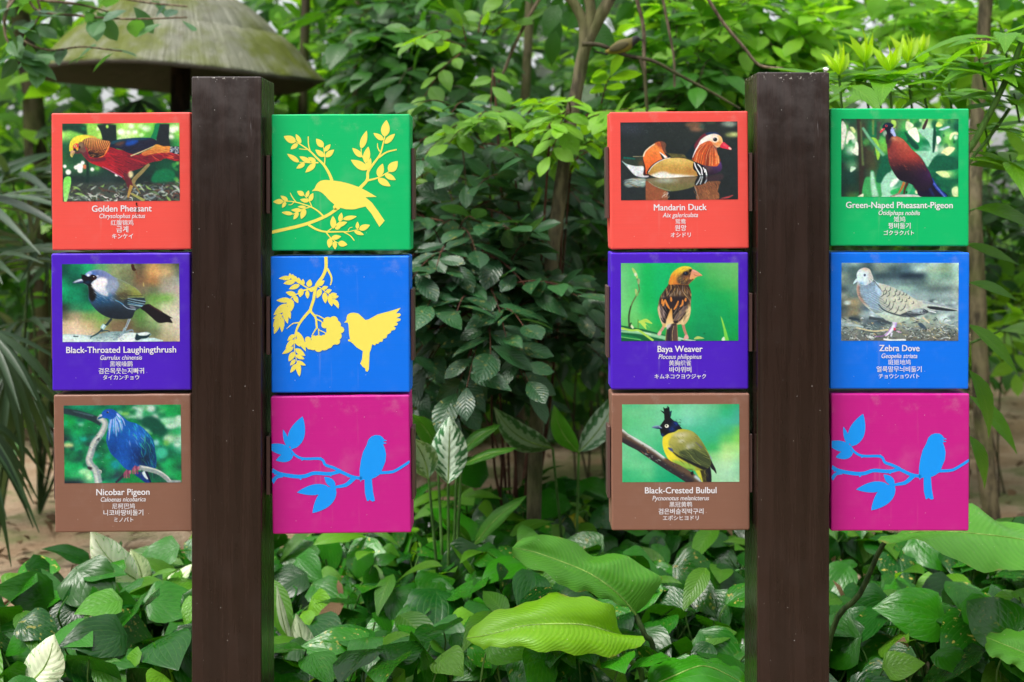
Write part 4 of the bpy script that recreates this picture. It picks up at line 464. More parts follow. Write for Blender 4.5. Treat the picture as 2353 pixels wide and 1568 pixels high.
    for x, y, L in ((820, 640, 130), (880, 600, 130), (940, 640, 120), (1060, 640, 100), (1150, 620, 110), (1230, 620, 90), (1290, 630, 70), (860, 540, 100), (960, 540, 110), (1090, 560, 80), (1000, 900, 200), (940, 840, 160), (1100, 960, 220), (1240, 900, 200), (1200, 760, 90), (1290, 760, 80), (1430, 800, 80), (880, 780, 120), (1350, 700, 60), (1060, 760, 90), (1150, 720, 70)):
        a = -1.05+(x-900)/900*.2; c.line([(x-np.cos(a)*L*.5, y-np.sin(a)*L*.4), (x+18, y+14), (x+np.cos(a)*L*.5, y+np.sin(a)*L*.5)], 8, 8, '#2c343a', 1, .9, wm=17)
    c.dashes(40, (800, 480, 1500, 1000), -.6, (50, 120), (8, 16), ['#dcd8c4', '#a09c88', '#ccc4ac'], .5, .15); c.line([(740, 830), (860, 950), (1100, 1040), (1300, 1080)], 20, 30, '#28333c', 6); c.free()
    c.fill([(1180, 1060), (1300, 990), (1480, 940), (1640, 920), (1750, 980), (1700, 1020), (1560, 1060), (1400, 1095)], '#3a4046', 3); c.line([(1320, 1000), (1500, 1010), (1700, 1010)], 10, 10, '#a8acac', 2); c.fill([(1380, 960), (1560, 920), (1640, 960), (1500, 1000)], '#9ca8a8', 8); c.dashes(12, (1540, 910, 1720, 1000), 1.1, (50, 80), (8, 12), ['#c8d0d0'], .8); c.dashes(16, (1220, 1030, 1560, 1080), .02, (120, 200), (6, 10), ['#7c8084', '#1c2024'], .7, .03)
    head = [(310, 290), (310, 220), (350, 150), (430, 108), (500, 105), (570, 140), (605, 220), (640, 320), (600, 400), (500, 450), (400, 430), (340, 375)]
    c.fill(head, lg((330, 260), '#d8e8f4', (560, 300), '#cfd4d4'), 4); c.inside(head, soft=2); c.blob(480, 120, 120, 50, '#d4b49c', .9, 1); c.blob(590, 250, 50, 130, '#c4b4a0', .8, 1); c.blob(400, 420, 60, 34, '#6c9cbc', .8, 1); c.free(); c.dashes(40, (540, 320, 690, 460), .9, (20, 50), (6, 9), ['#5c6468', '#3c4c58'], .6)
    c.fill([(240, 435), (250, 390), (300, 320), (340, 330), (345, 372), (290, 400)], '#cfe0f0', 2); c.line([(245, 430), (330, 372)], 8, 8, '#7c9cb8', 2, .7); c.disc(470, 250, 34, 28, '#c0dcf4', 6); c.disc(470, 248, 22, 24, '#142040', 2); c.disc(462, 238, 5, 5, '#ffffff')
    c.line([(1075, 1190), (1060, 1270), (960, 1400), (880, 1460)], 90, 46, '#e0d4e8', 3); c.line([(1010, 1290), (920, 1420), (830, 1470), (680, 1480)], 16, 12, '#a45cb0', 2, .9); c.line([(1110, 1200), (1080, 1300)], 26, 20, '#9c74c8', 5, .8); c.line([(1020, 1400), (1000, 1480)], 44, 30, '#d8ccdc', 4); c.line([(1050, 1330), (1095, 1330)], 50, 44, '#d02c50', 2); c.line([(1110, 1370), (1210, 1400)], 20, 14, '#dca8c8', 3); c.line([(640, 1490), (560, 1500)], 26, 14, '#e4e0dc', 3)
    c.a = np.clip(c.a*np.array([1.0, 1.07, 1.12])+.02, 0, 1); return c.grain()
# ------------------------------------------------------------------ sign posts and turning picture blocks
PXM = 2.775/FPX              # metres per photograph pixel on the block faces
YF, BD = 2.775, .08          # front plane and thickness of the blocks
def vinyl(name, col):
    b = NB(name); oc = b.coord(); st = b.noise(b.coord((1, 1, 160)), 3, 2); cl = b.noise(oc, 6, 3); c = b.mix(b.math('MULTIPLY', b.ramp(st, .35, .75), .10), col, (col[0]*.7, col[1]*.7, col[2]*.7))
    c = b.mix(b.math('MULTIPLY', b.ramp(cl, .55, .8), .10), c, (.8, .8, .8))
    zz = b.n('ShaderNodeSeparateXYZ'); b.t.links.new(b.n('ShaderNodeTexCoord').outputs['Object'], zz.inputs[0]); ds = b.math('MULTIPLY', b.ramp(b.noise(oc, 28, 5, .7), .5, .8), b.math('MULTIPLY_ADD', b.ramp(zz.outputs[2], .08, .15),   .15, .03)); c = b.mix(ds, c, (.62, .56, .50)); dp = b.math('MULTIPLY', b.ramp(b.noise(b.coord((1, 1, .06)), 60, 2), .66, .74), .07); c = b.mix(dp, c, (.5, .46, .42))
    sp = b.noise(oc, 260, 1); c = b.mix(b.math('MULTIPLY', b.ramp(sp, .80, .83), .6), c, (.75, .72, .66))
    return b.done(b.bsdf(c, b.math('MULTIPLY_ADD', cl, .2, .32), b.bump(b.math('ADD', b.math('MULTIPLY', cl, .8), b.math('MULTIPLY', st, .1)), .12, .01), .25))
def paint_mat(name, col, rough=.45):
    b = NB(name); n1 = b.noise(b.coord(), 90, 2); return b.done(b.bsdf(b.mix(b.math('MULTIPLY', n1, .12), col, (col[0]*.6, col[1]*.6, col[2]*.6)), rough, None, .4))
def print_mat():
    b = NB('printed_picture'); a = b.n('ShaderNodeAttribute', attribute_name='tint'); cl = b.noise(b.coord(), 8, 3)
    return b.done(b.bsdf(a.outputs['Color'], b.math('MULTIPLY_ADD', cl, .2, .32), None, .25))
def post_mat():
    b = NB('post_brown_paint'); oc = b.coord(); g = b.noise(b.coord((1, 1, .05)), 46, 4, .6); base = b.mix(b.ramp(g, .3, .75), (.0145, .0068, .005), (.027, .0133, .0102))
    gx = b.noise(b.coord((1, 1, .012)), 60, 2); base = b.mix(b.math('MULTIPLY', b.ramp(gx, .55, .8), .35), base, (.055, .04, .033))
    z = b.n('ShaderNodeSeparateXYZ'); b.t.links.new(b.n('ShaderNodeTexCoord').outputs['Object'], z.inputs[0]); top = b.ramp(z.outputs[2], 1.45, 1.8)
    dust = b.math('MULTIPLY', b.ramp(b.noise(oc, 9, 5, .65), .44, .72), b.math('MULTIPLY_ADD', top, .3, .03)); base = b.mix(dust, base, (.16, .14, .14))
    dr = b.math('MULTIPLY', b.ramp(b.noise(b.coord((1, 1, .10)), 70, 3, .7), .69, .75), b.ramp(b.noise(oc, 5, 2), .5, .62)); base = b.mix(b.math('MULTIPLY', dr, .55), base, (.42, .40, .42))
    sp = b.math('MULTIPLY', b.ramp(b.noise(oc, 230, 1), .795, .81), b.ramp(b.noise(oc, 11, 2), .42, .6)); base = b.mix(sp, base, (.6, .58, .56))
    ed = b.math('MULTIPLY', b.ramp(z.outputs[2], 1.762, 1.772), b.ramp(b.noise(oc, 150, 3, .6), .60, .66)); base = b.mix(b.math('MULTIPLY', ed, .8), base, (.5, .48, .44))
    sc1 = b.noise(b.coord((40, 40, 2.2)), 5, 2); sc2 = b.noise(b.coord((3, 3, 60)), 5, 2); scr = b.math('MULTIPLY', b.math('MAXIMUM', b.ramp(sc1, .74, .78), b.ramp(sc2, .77, .8)), b.math('MULTIPLY_ADD', top, .22, .06)); base = b.mix(scr, base, (.3, .28, .28))
    return b.done(b.bsdf(base, b.math('MULTIPLY_ADD', g, .16, .19), b.bump(g, .16, .004), .36))
M_POST = post_mat(); M_BRKT = paint_mat('bracket_brown', (.11, .062, .056), .35); M_BLACK = paint_mat('hinge_black', (.012, .012, .012), .5); M_BRASS = paint_mat('brass_screw', (.35, .2, .06), .35); M_PRINT = print_mat()
M_WHITE = paint_mat('white_ink', (.80, .80, .86), .4); M_YEL = paint_mat('yellow_ink', (.92, .82, .13), .4); M_CYAN = paint_mat('light_blue_ink', (.0, .32, 1.0), .4); M_DIRT = paint_mat('dried_droppings', (.05, .016, .01), .6); M_SPOT = paint_mat('white_dropping', (.75, .74, .72), .6)
def make_post(x0, x1, ztop, label):
    t = thing('sign_post', label, 'post', ((x0+x1)/2, 2.74+.075, 0), 'sign posts'); w = x1-x0
    bm = box_bm(w, .15, ztop, .003, 2, (0, 0, ztop/2)); bm_obj('post_shaft', bm, M_POST, t)
    return t
P1, P2 = at(440, 0, 2.74).x, at(600.5, 0, 2.74).x; P3, P4 = at(1740, 0, 2.74).x, at(1906, 0, 2.74).x
post_a = make_post(P1, P2, at(0, 176, 2.74).z, 'dark brown square sign post whose blocks include the golden pheasant one')
post_b = make_post(P3, P4, at(0, 166, 2.74).z, 'dark brown square sign post whose blocks include the mandarin duck one')
d = mesh_obj('bird_dropping', *tubes([([(-.004, 0, 0), (0, 0, .002), (.004, 0, 0)], .005, .005)], 8), M_SPOT, post_b, loc=((P4-P3)/2-.006, -.066, at(0, 164, 2.74).z+.003))
def text_line(body, width, size, style):
    cu = bpy.data.curves.new('line', 'FONT'); cu.body = body; cu.size = 1; cu.align_x = 'CENTER'; cu.resolution_u = 3
    if style == 'italic': cu.shear = .22
    o = bpy.data.objects.new('line', cu); COL.objects.link(o); bpy.context.view_layer.update()
    me = bpy.data.meshes.new_from_object(o.evaluated_get(bpy.context.evaluated_depsgraph_get())); bpy.data.objects.remove(o); bpy.data.curves.remove(cu)
    v = np.empty(len(me.vertices)*3); me.vertices.foreach_get('co', v); v = v.reshape(-1, 3); f = [list(p.vertices) for p in me.polygons]; bpy.data.meshes.remove(me)
    w = v[:, 0].max()-v[:, 0].min(); v[:, 0] = (v[:, 0]-(v[:, 0].max()+v[:, 0].min())/2)*width/w
    sy = size if style in ('bold', 'italic') else width/w*(1.02)
    v[:, 1] = (v[:, 1]-(.36 if style in ('bold', 'italic') else (v[:, 1].max()+v[:, 1].min())/2))*sy
    k = {'bold': .034, 'italic': .016, 'cn': .010, 'kr': .03, 'jp': .03}[style]*sy; n = len(v); V, F = [], []   # struck several times, a hair apart, for the weight
    for i, (dx, dy) in enumerate(((-.5, -.25), (.5, -.25), (-.5, .25), (.5, .25), (0, 0))):
        q = v.copy(); q[:, 0] += dx*k; q[:, 1] += dy*k; q[:, 2] = i*.000012; V.append(q); F += [[j+i*n for j in pf] for pf in f]
    return np.vstack(V), F
def inner_bracket(post, side, zc):
    """the angle plate and hinge between a post and one block; side +1 is the post's right face"""
    w = (P2-P1 if post is post_a else P4-P3)/2; x = side*w
    bm_obj('hinge_bracket', box_bm(.0082, .062, .127, .0008, 1), M_BRKT, post, loc=(x+side*.0068, -.004, zc))
    br = post.children[-1]
    o = bm_obj('hinge_knuckle', box_bm(.004, .05, .118, .001, 1, (side*.0055, .004, 0)), M_BLACK, br)
    for dz in (-.05, .05):
        bm = bmesh.new(); bmesh.ops.create_uvsphere(bm, u_segments=10, v_segments=6, radius=.0052, matrix=Matrix.Translation((side*.005, -.029, dz)) @ Matrix.Diagonal((.7, .5, 1, 1))); bm_obj('screw', bm, M_BRASS, br, True)
def make_block(rect, col, label, kind, post, side, lines=None, picture=None, art=None, tilt=0, smear=None):
    x0, y0, x1, y1, roll = rect; cx, cy = (x0+x1)/2, (y0+y1)/2; w, h = (x1-x0)*PXM, (y1-y0)*PXM
    c = at(cx, cy, YF); t = thing('picture_block', label, 'sign', (c.x, YF+BD/2, c.z), 'picture blocks on the two posts', (R(tilt), R(roll), 0))
    bm = box_bm(w, BD, h, .0035, 3); bmesh.ops.subdivide_edges(bm, edges=[e for e in bm.edges if e.calc_length() > .05], cuts=6, use_grid_fill=True)
    rs = np.random.default_rng(int(cx*7+cy))
    for v in bm.verts:
        if v.co.y > -BD/2+.002: v.co.x += rs.normal(0, .0004); v.co.z += rs.normal(0, .0004)
    bm_obj('block_body', bm, col, t)
    yf = -BD/2
    s2 = 1 if side > 0 else -1
    pl = bm_obj('pivot_plate', box_bm(.0065, .052, .156, .0008, 1, (s2*(w/2+.0045), .004, 0)), M_BRKT, t, loc=(0, 0, (y0+y1)/2*0-.0035))
    if lines:
        V, F, o = [], [], 0
        for (body, xa, xb, yc), st in zip(lines, ('bold', 'italic', 'cn', 'kr', 'jp')):
            v, f = text_line(body, (xb-xa)*PXM, (20.5 if st == 'bold' else 15.2)*PXM, st)
            q = np.stack([v[:, 0]+((xa+xb)/2-cx)*PXM, yf-.0006-v[:, 2], v[:, 1]-(yc-cy)*PXM], 1); V.append(q); F += [[i+o for i in p] for p in f]; o += len(q)
        mesh_obj('name_lettering', np.vstack(V), F, M_WHITE, t, False)
    if picture is not None:
        im = picture(); n, m = im.shape[:2]; im = im.reshape(n//2, 2, m//2, 2, 3).mean((1, 3)); im = np.where(im <= .04045, im/12.92, ((im+.055)/1.055)**2.4)
        n, m = im.shape[:2]; xs = (np.linspace(-134.5, 134.5, m))*PXM; zs = h/2-(24+np.linspace(0, 179, n))*PXM; X, Z = np.meshgrid(xs, zs)
        V = np.stack([X.ravel(), np.full(n*m, yf-.0004), Z.ravel()], 1); i = np.arange(n-1)[:, None]*m; j = np.arange(m-1)[None]; F = np.stack([i+j, i+m+j, i+m+j+1, i+j+1], -1).reshape(-1, 4)
        mesh_obj('bird_picture', V, F, M_PRINT, t, False, None, im.reshape(-1, 3))
    if art is not None:
        mat, box, parts = art; kx, kz = w/(box[2]-box[0]), h/(box[3]-box[1])
        for nm, shapes in parts:
            V, F, o = [], [], 0
            for k, p in enumerate(shapes):
                p = np.asarray(p, float); p = np.clip(p, [box[0]+4, box[1]+4], [box[2]-4, box[3]-4]); q = np.stack([(p[:, 0]-(box[0]+box[2])/2)*kx, np.full(len(p), yf-.0004-.000006*k), ((box[1]+box[3])/2-p[:, 1])*kz], 1)
                ar = np.sum(p[:, 0]*np.roll(p[:, 1], -1)-np.roll(p[:, 0], -1)*p[:, 1]); q = q if ar < 0 else q[::-1]
                V.append(q); F.append(list(range(o, o+len(q)))); o += len(q)
            ob = mesh_obj(nm, np.vstack(V), F, mat, t, False); bm = bmesh.new(); bm.from_mesh(ob.data); bmesh.ops.triangulate(bm, faces=bm.faces[:]); bm.to_mesh(ob.data); bm.free()
    if smear:
        V = tubes([([((x-cx)*PXM, yf-.0014, (cy-y)*PXM) for x, y in pp], r0, r1) for pp, r0, r1 in smear], 7); mesh_obj('dried_droppings', V[0], V[1], M_DIRT, t)
    inner_bracket(post, side, c.z-.004); return t
def lf(bx, by, tx, ty, w):
    b, t = np.array([bx, by], float), np.array([tx, ty], float); d = t-b; n = np.array([-d[1], d[0]])/(np.linalg.norm(d)+1e-9); q = np.linspace(0, 1, 12)[:, None]
    e = w/2*np.sin(np.pi*q**.8)**.85; e[0] = e[-1] = 0
    return np.vstack([b+d*q+n*e, (b+d*q-n*e)[-2:0:-1]])
def shapes(strokes, leaves, discs=()):
    out = [strip(np.array(p, float).reshape(-1, 2), w0, w1) for p, w0, w1 in strokes]+[lf(*l) for l in leaves]
    for x, y, r in discs: a = np.linspace(0, 2*np.pi, 22, endpoint=False); out.append(np.stack([x+r*np.cos(a), y+r*np.sin(a)], 1))
    return out
PT = lambda *a: np.array(a, float).reshape(-1, 2)
ART_A = (M_YEL, (18, 15, 1558, 1535), [('bird_silhouette', [PT(466,874,500,838,510,812,520,795,538,775,560,760,590,750,620,748,700,755,780,765,880,790,990,828,1080,875,1185,938,1062,942,1130,1000,1200,1095,1272,1205,1215,1273,1130,1130,1062,1045,990,1062,950,1074,900,1078,840,1074,780,1058,775,1070,755,1082,715,1080,702,1060,700,1045,715,1022,660,975,620,930,590,900,565,884,540,872,500,868)]),
 ('branch_silhouette', shapes([((15,1328,300,1265,480,1210,640,1140,740,1072),36,32),((690,758,660,680,600,580,530,510,440,420,340,350,290,322),34,8),((606,580,612,500,600,400,590,375),14,8),((540,555,450,555,330,550),16,8),((450,430,430,350,428,262),12,12),((410,408,370,405,325,400),10,8),
  ((1000,840,1080,750,1090,660,1150,570,1210,490,1240,420,1270,300,1280,260),36,10),((1210,500,1300,440,1410,412),20,14),((1222,435,1200,390,1197,340),14,8),((1090,650,1060,540,1020,470,1015,400),20,10),((1085,755,1200,725,1330,655),24,10),((600,1160,540,1100,460,1050,330,1005,230,985,150,985),20,8),((465,1050,440,990,380,915),12,8),((440,1050,330,1085,255,1130),12,8),((295,1000,250,940,225,890),12,8),((265,995,240,1020,205,1024),8,6),
  ((425,1245,520,1300,620,1325,780,1325,870,1325,985,1300),26,8),((620,1325,670,1390,750,1450),16,8),((820,1330,890,1370,935,1425),12,10),((640,1320,720,1260,810,1185),12,8),((865,1315,885,1285,915,1275),8,6)],
  [(290,322,155,260,80),(345,340,290,235,50),(312,342,232,405,50),(325,548,192,455,55),(450,550,328,485,55),(510,545,425,495,50),(390,562,295,620,50),(508,562,395,665,60),(595,382,515,288,70),(605,430,675,350,50),(605,488,506,410,60),(620,492,715,410,60),(1275,268,1298,82,96),(1265,305,1152,228,58),(1275,345,1392,236,62),(1015,400,1078,200,72),(1025,495,916,392,62),(1060,560,1095,378,78),(1085,635,900,525,88),(1085,635,1120,505,56),(1205,715,1255,568,78),(1320,658,1420,540,98),(1275,685,1398,750,62),(1200,735,1340,820,74),
  (150,985,35,990,58),(198,978,118,922,46),(175,990,135,1058,40),(380,918,302,872,56),(405,940,432,864,40),(430,985,335,965,46),(438,985,480,892,52),(400,1050,308,1045,32),(355,1085,235,1082,46),(255,1125,130,1108,44),(315,1105,262,1188,46),(390,1070,345,1182,62),(705,1290,700,1148,66),(775,1215,795,1112,50),(810,1185,965,1155,50),(735,1260,858,1218,54),(720,1290,788,1270,40),(970,1298,972,1213,40),(988,1300,1110,1252,66),(935,1320,1042,1360,44),(680,1395,790,1378,54),(670,1395,655,1505,62),(715,1430,722,1522,50),(755,1450,858,1470,66)]))])
ART_B = (M_YEL, (20, 48, 1538, 1545), [('bird_silhouette', [PT(822,776,850,745,848,720,860,690,890,670,930,667,980,677,1015,710,1055,748,1090,742,1190,687,1330,650,1442,616,1420,645,1392,676,1430,675,1446,692,1430,710,1395,728,1440,735,1438,755,1395,772,1412,790,1400,808,1365,820,1388,835,1375,858,1340,865,1330,890,1295,910,1285,945,1250,955,1240,985,1207,990,1195,1010,1170,1008,1160,1027,1128,1015,1115,1070,1100,1105,1090,1290,1075,1316,1055,1310,1050,1280,1015,1255,1010,1240,995,1230,1015,1180,1025,1090,960,1050,915,1005,890,985,865,980,865,962,886,958,875,900,870,800,860,775)]),
 ('branch_silhouette', shapes([((627,40,627,170,590,270,530,350,505,430,490,520,460,610,455,660),36,30),((640,180,680,260,688,310,675,365),26,12),((450,640,380,720,330,790,295,870,285,930),32,18),((335,775,260,785,192,842),16,6),((460,655,510,720,520,800,525,840),26,20),((480,690,540,700,620,745),12,12),((510,735,560,755,595,785),14,10),((520,835,490,880,465,925),14,10),((540,840,545,920),12,10),((545,855,600,880,640,905),10,10),((520,385,430,410,360,425),30,14),((530,370,600,420,680,480,740,550),12,8),((440,405,350,350,240,285),16,8),((350,440,270,485,200,560,150,680,120,730),12,8),((285,930,275,1050,300,1200),12,8)],
  [(235,275,110,290,42),(240,285,150,300,36),(240,285,232,232,38),(270,310,262,242,46),(290,320,160,345,56),(300,325,292,262,40),(335,350,325,278,48),(340,360,220,405,52),(370,370,375,295,44),(435,385,455,300,62),(420,420,425,512,46),(440,420,500,410,46),(360,400,340,495,64),(300,470,185,440,56),(275,475,320,560,52),(240,525,82,530,58),(235,510,245,650,76),(205,570,50,690,80),(185,590,235,735,60),(165,640,205,785,54),(150,690,45,730,54),(120,710,45,820,60),(145,710,140,880,54),(115,735,55,900,60),(540,370,610,312,52),(570,405,525,508,58),(580,405,650,380,42),(610,440,620,565,58),(625,440,688,415,46),(660,470,690,598,58),(665,475,748,460,44),(700,500,765,485,38),(710,515,735,592,46),(730,525,762,622,42),
  (305,870,400,1090,70),(280,905,200,972,48),(275,960,180,1060,58),(265,1040,142,1118,52),(285,950,340,1040,52),(285,1060,395,1140,58),(275,1095,212,1200,62),(290,1130,385,1175,48),(285,1180,228,1245,42),(300,1195,400,1245,42),(295,1230,230,1325,48),(310,1200,330,1368,58)],
  [(645,765,52),(710,750,46),(610,800,38),(740,800,48),(700,850,74),(785,855,37),(750,920,46),(740,980,37),(690,960,62),(650,1010,48),(600,1010,70),(540,1050,47),(540,970,57),(480,1020,57),(425,960,33),(420,1010,37),(440,1040,28),(490,945,30),(600,950,42),(660,920,52)]))])
ART_C = (M_CYAN, (8, 45, 1532, 1558), [('bird_silhouette', [PT(975,970,975,860,990,760,1015,665,1055,590,1075,530,1110,495,1150,480,1200,482,1230,500,1250,528,1278,540,1278,546,1240,550,1250,562,1276,566,1274,574,1238,580,1258,630,1270,690,1262,770,1220,872,1200,912,1150,945,1108,962,1120,1100,1140,1203,1115,1212,1078,1192,1065,1208,1050,1202,1030,1120,1027,1020,1028,968,995,975,985,995)]),
 ('branch_silhouette', shapes([((10,850,100,895,280,925,380,920,480,890,640,900,740,880,770,880,890,935,1000,955),44,36),((770,872,680,830,600,800,550,735,360,730,270,690,210,620),34,26),((920,940,830,1020,720,1045,640,1055),54,18),((130,918,60,930,10,990),30,44),((320,930,328,962),24,18),((40,880,45,905),16,14),((1200,895,1310,890,1380,868,1532,775),34,30),((548,740,552,715),20,16),((660,905,655,928),24,20),((820,1030,824,1048),18,14),((345,735,350,750),24,20)],
  [(232,625,358,265,178),(200,610,140,405,56),(245,655,-60,580,118),(250,690,55,745,100),(640,1050,282,1100,120),(710,1050,450,1330,176),(705,1042,585,932,84)]))])
C_RED, C_PUR, C_BRN, C_GRN, C_BLU, C_MAG = (vinyl(n, lin(c)) for n, c in (('red_vinyl', '#ea534b'), ('purple_vinyl', '#4a1cc4'), ('brown_vinyl', '#866050'), ('green_vinyl', '#00ba6a'), ('blue_vinyl', '#0074f4'), ('magenta_vinyl', '#c41c8c')))
L = lambda *a: list(a)
make_block((118.5, 259.5, 438.5, 574.5, -.4), C_RED, 'red block with a golden pheasant picture', 'p', post_a, -1, [('Golden Pheasant', 211, 348, 479), ('Chrysolophus pictus', 228, 333, 496), ('红腹锦鸡', 254, 306, 512), ('금계', 267, 294, 527), ('キンケイ', 257, 305, 543)], print_golden_pheasant, smear=[([(314, 466), (313, 470), (315, 474)], .0016, .0008), ([(316, 478), (314, 482), (315, 489)], .0014, .0007), ([(314, 492), (314, 494), (314, 496)], .0007, .0004)])
make_block((118.5, 582, 438, 897.5, -.3), C_PUR, 'purple block with a white-cheeked black-throated laughingthrush picture', 'p', post_a, -1, [('Black-Throated Laughingthrush', 152, 404, 803), ('Garrulax chinensis', 230, 326, 821), ('黑喉噪鹛', 252, 304, 836), ('검은목웃는지빠귀', 226, 330, 852), ('タイカンチョウ', 236, 319, 867)], print_laughingthrush, tilt=.6)
make_block((124.5, 906.5, 440, 1223, -.5), C_BRN, 'brown block with a blue nicobar pigeon picture', 'p', post_a, -1, [('Nicobar Pigeon', 221, 343, 1130), ('Caloenas nicobarica', 231, 334, 1147), ('尼柯巴鸠', 257, 309, 1163), ('니코바땅비둘기', 237, 328, 1178), ('ミノバト', 261, 305, 1194)], print_nicobar_pigeon, tilt=.4)
make_block((624, 262.5, 942.5, 576, -.2), C_GRN, 'green block with a yellow bird on a leafy branch', 'a', post_a, 1, art=ART_A)
make_block((622.5, 588, 941, 902, -.2), C_BLU, 'blue block with a yellow flying bird and berries', 'a', post_a, 1, art=ART_B, tilt=1.2)
make_block((624, 909, 942.5, 1226, -.7), C_MAG, 'magenta block with a blue perched bird, under the blue block with berries', 'a', post_a, 1, art=ART_C, tilt=.8)
make_block((1402, 256.5, 1720, 572, -.5), C_RED, 'red block with a mandarin duck picture', 'p', post_b, -1, [('Mandarin Duck', 1502, 1623, 476), ('Aix galericulata', 1522, 1603, 494), ('鸳鸯', 1551, 1575, 509), ('원앙', 1550, 1576, 524), ('オシドリ', 1540, 1586, 540)], print_mandarin_duck)
make_block((1403.5, 580, 1720, 894.5, -.2), C_PUR, 'purple block with a baya weaver picture on bright green', 'p', post_b, -1, [('Baya Weaver', 1511, 1614, 801), ('Ploceus philippinus', 1513, 1612, 819), ('黄胸织雀', 1537, 1588, 834), ('바야위버', 1538, 1588, 849), ('キムネコウヨウジャク', 1504, 1622, 865)], print_baya_weaver, tilt=.7)
make_block((1405.5, 904.5, 1723, 1219, -.2), C_BRN, 'brown block with a black-crested bulbul picture', 'p', post_b, -1, [('Black-Crested Bulbul', 1482, 1646, 1126), ('Pycnonotus melanicterus', 1499, 1629, 1144), ('黑冠黄鹎', 1538, 1590, 1159), ('검은벼슬직박구리', 1513, 1616, 1175), ('エボシヒヨドリ', 1523, 1605, 1190)], print_black_crested_bulbul, tilt=.6)
make_block((1908, 249.5, 2227, 565.5, .1), C_GRN, 'green block with a red-backed pheasant-pigeon picture', 'p', post_b, 1, [('Green-Naped Pheasant-Pigeon', 1944, 2189, 471), ('Otidiphaps nobilis', 2019, 2114, 489), ('雉鸠', 2054, 2080, 504), ('꿩비둘기', 2041, 2092, 519), ('ゴクラクバト', 2031, 2100, 535)], print_pheasant_pigeon)
make_block((1908, 579.5, 2227, 894, .05), C_BLU, 'blue block with a zebra dove picture', 'p', post_b, 1, [('Zebra Dove', 2021, 2113, 799), ('Geopelia striata', 2026, 2108, 817), ('斑姬地鸠', 2041, 2093, 832), ('얼룩말무늬비둘기', 2015, 2118, 848), ('チョウショウバト', 2020, 2113, 864)], print_zebra_dove, tilt=1.0)
make_block((1910, 904.5, 2227.5, 1220.5, .05), C_MAG, 'magenta block with a blue perched bird, under the zebra dove block', 'a', post_b, 1, art=ART_C, tilt=.6)
# ------------------------------------------------------------------ leaves
def leaf_tpl(nu, nv, prof, fold=.15, droop=.25, wave=0., heart=0., twist=0.):
    v = np.linspace(0, 1, nv+1); u = np.linspace(-1, 1, nu+1); U, V_ = np.meshgrid(u, v); w = np.array([prof(q) for q in v])[:, None]
    x = U*w; y = V_-heart*np.abs(U)**1.5*(1-V_)**3; z = -droop*V_**2+fold*np.abs(x)-fold*.6*x*x/.3+wave*np.sin(V_*11+U)*np.abs(U)**2*w+twist*x*(V_-.3)
    vert = np.stack([x, y, z], -1).reshape(-1, 3); uv = np.stack([(U+1)/2, V_], -1).reshape(-1, 2)
    i = np.arange(nv)[:, None]*(nu+1); j = np.arange(nu)[None]; F = np.stack([i+j, i+j+1, i+nu+2+j, i+nu+1+j], -1).reshape(-1, 4); return vert, uv, F
def p_ovate(a, k=.8, e=.9): return lambda v: a*max(0., math.sin(math.pi*min(1, v)**k))**e+.004
def p_heart(a): return lambda v: a*(max(0., math.sin(math.pi*min(1., v)**.52))**.72)*(1-.35*max(0, v-.72)/.28)+.003
def p_lance(a): return lambda v: a*max(0., math.sin(math.pi*v**.9))**1.25+.004
def p_obov(a): return lambda v: a*max(0., math.sin(math.pi*v**1.25))**.75+.006
class Leaves:
    """collects leaves and builds them as one mesh"""
    def __init__(s, tpls): s.t = tpls; s.rows = []
    def add(s, p, d, n, L, tint): s.rows.append((tuple(p), tuple(d), tuple(n), L, tint))
    def build(s, name, mat, parent=None, origin=(0, 0, 0)):
        if not s.rows: return None
        P = np.array([r[0] for r in s.rows])-np.array(tuple(origin)); D = np.array([r[1] for r in s.rows]); N = np.array([r[2] for r in s.rows]); L = np.array([r[3] for r in s.rows]); T = np.array([r[4] for r in s.rows])
        D = D/(np.linalg.norm(D, axis=1)[:, None]+1e-9); X = np.cross(D, N); X /= np.linalg.norm(X, axis=1)[:, None]+1e-9; N = np.cross(X, D)
        k = rng.integers(0, len(s.t), len(P)); V, U, F, C, o = [], [], [], [], 0
        for ti, (tv, tu, tf) in enumerate(s.t):
            m = np.where(k == ti)[0]
            if not len(m): continue
            q = P[m][:, None]+L[m][:, None, None]*(tv[None, :, 0:1]*X[m][:, None]+tv[None, :, 1:2]*D[m][:, None]+tv[None, :, 2:3]*N[m][:, None])
            V.append(q.reshape(-1, 3)); U.append(np.tile(tu, (len(m), 1))); F.append((tf[None]+np.arange(len(m))[:, None, None]*len(tv)).reshape(-1, 4)+o); C.append(np.repeat(T[m], len(tv), 0)); o += len(m)*len(tv)
        return mesh_obj(name, np.vstack(V), np.vstack(F), mat, parent, True, np.vstack(U), np.vstack(C))
def unit(v): v = np.asarray(v, float); return v/(np.linalg.norm(v)+1e-9)
def tn(lo=.3, hi=.9, v0=.75, v1=1.25, spot=0.): return (rng.uniform(lo, hi), rng.uniform(v0, v1), rng.uniform(0, 1)*spot if spot else 0.)
UP = np.array([0, 0, 1.])
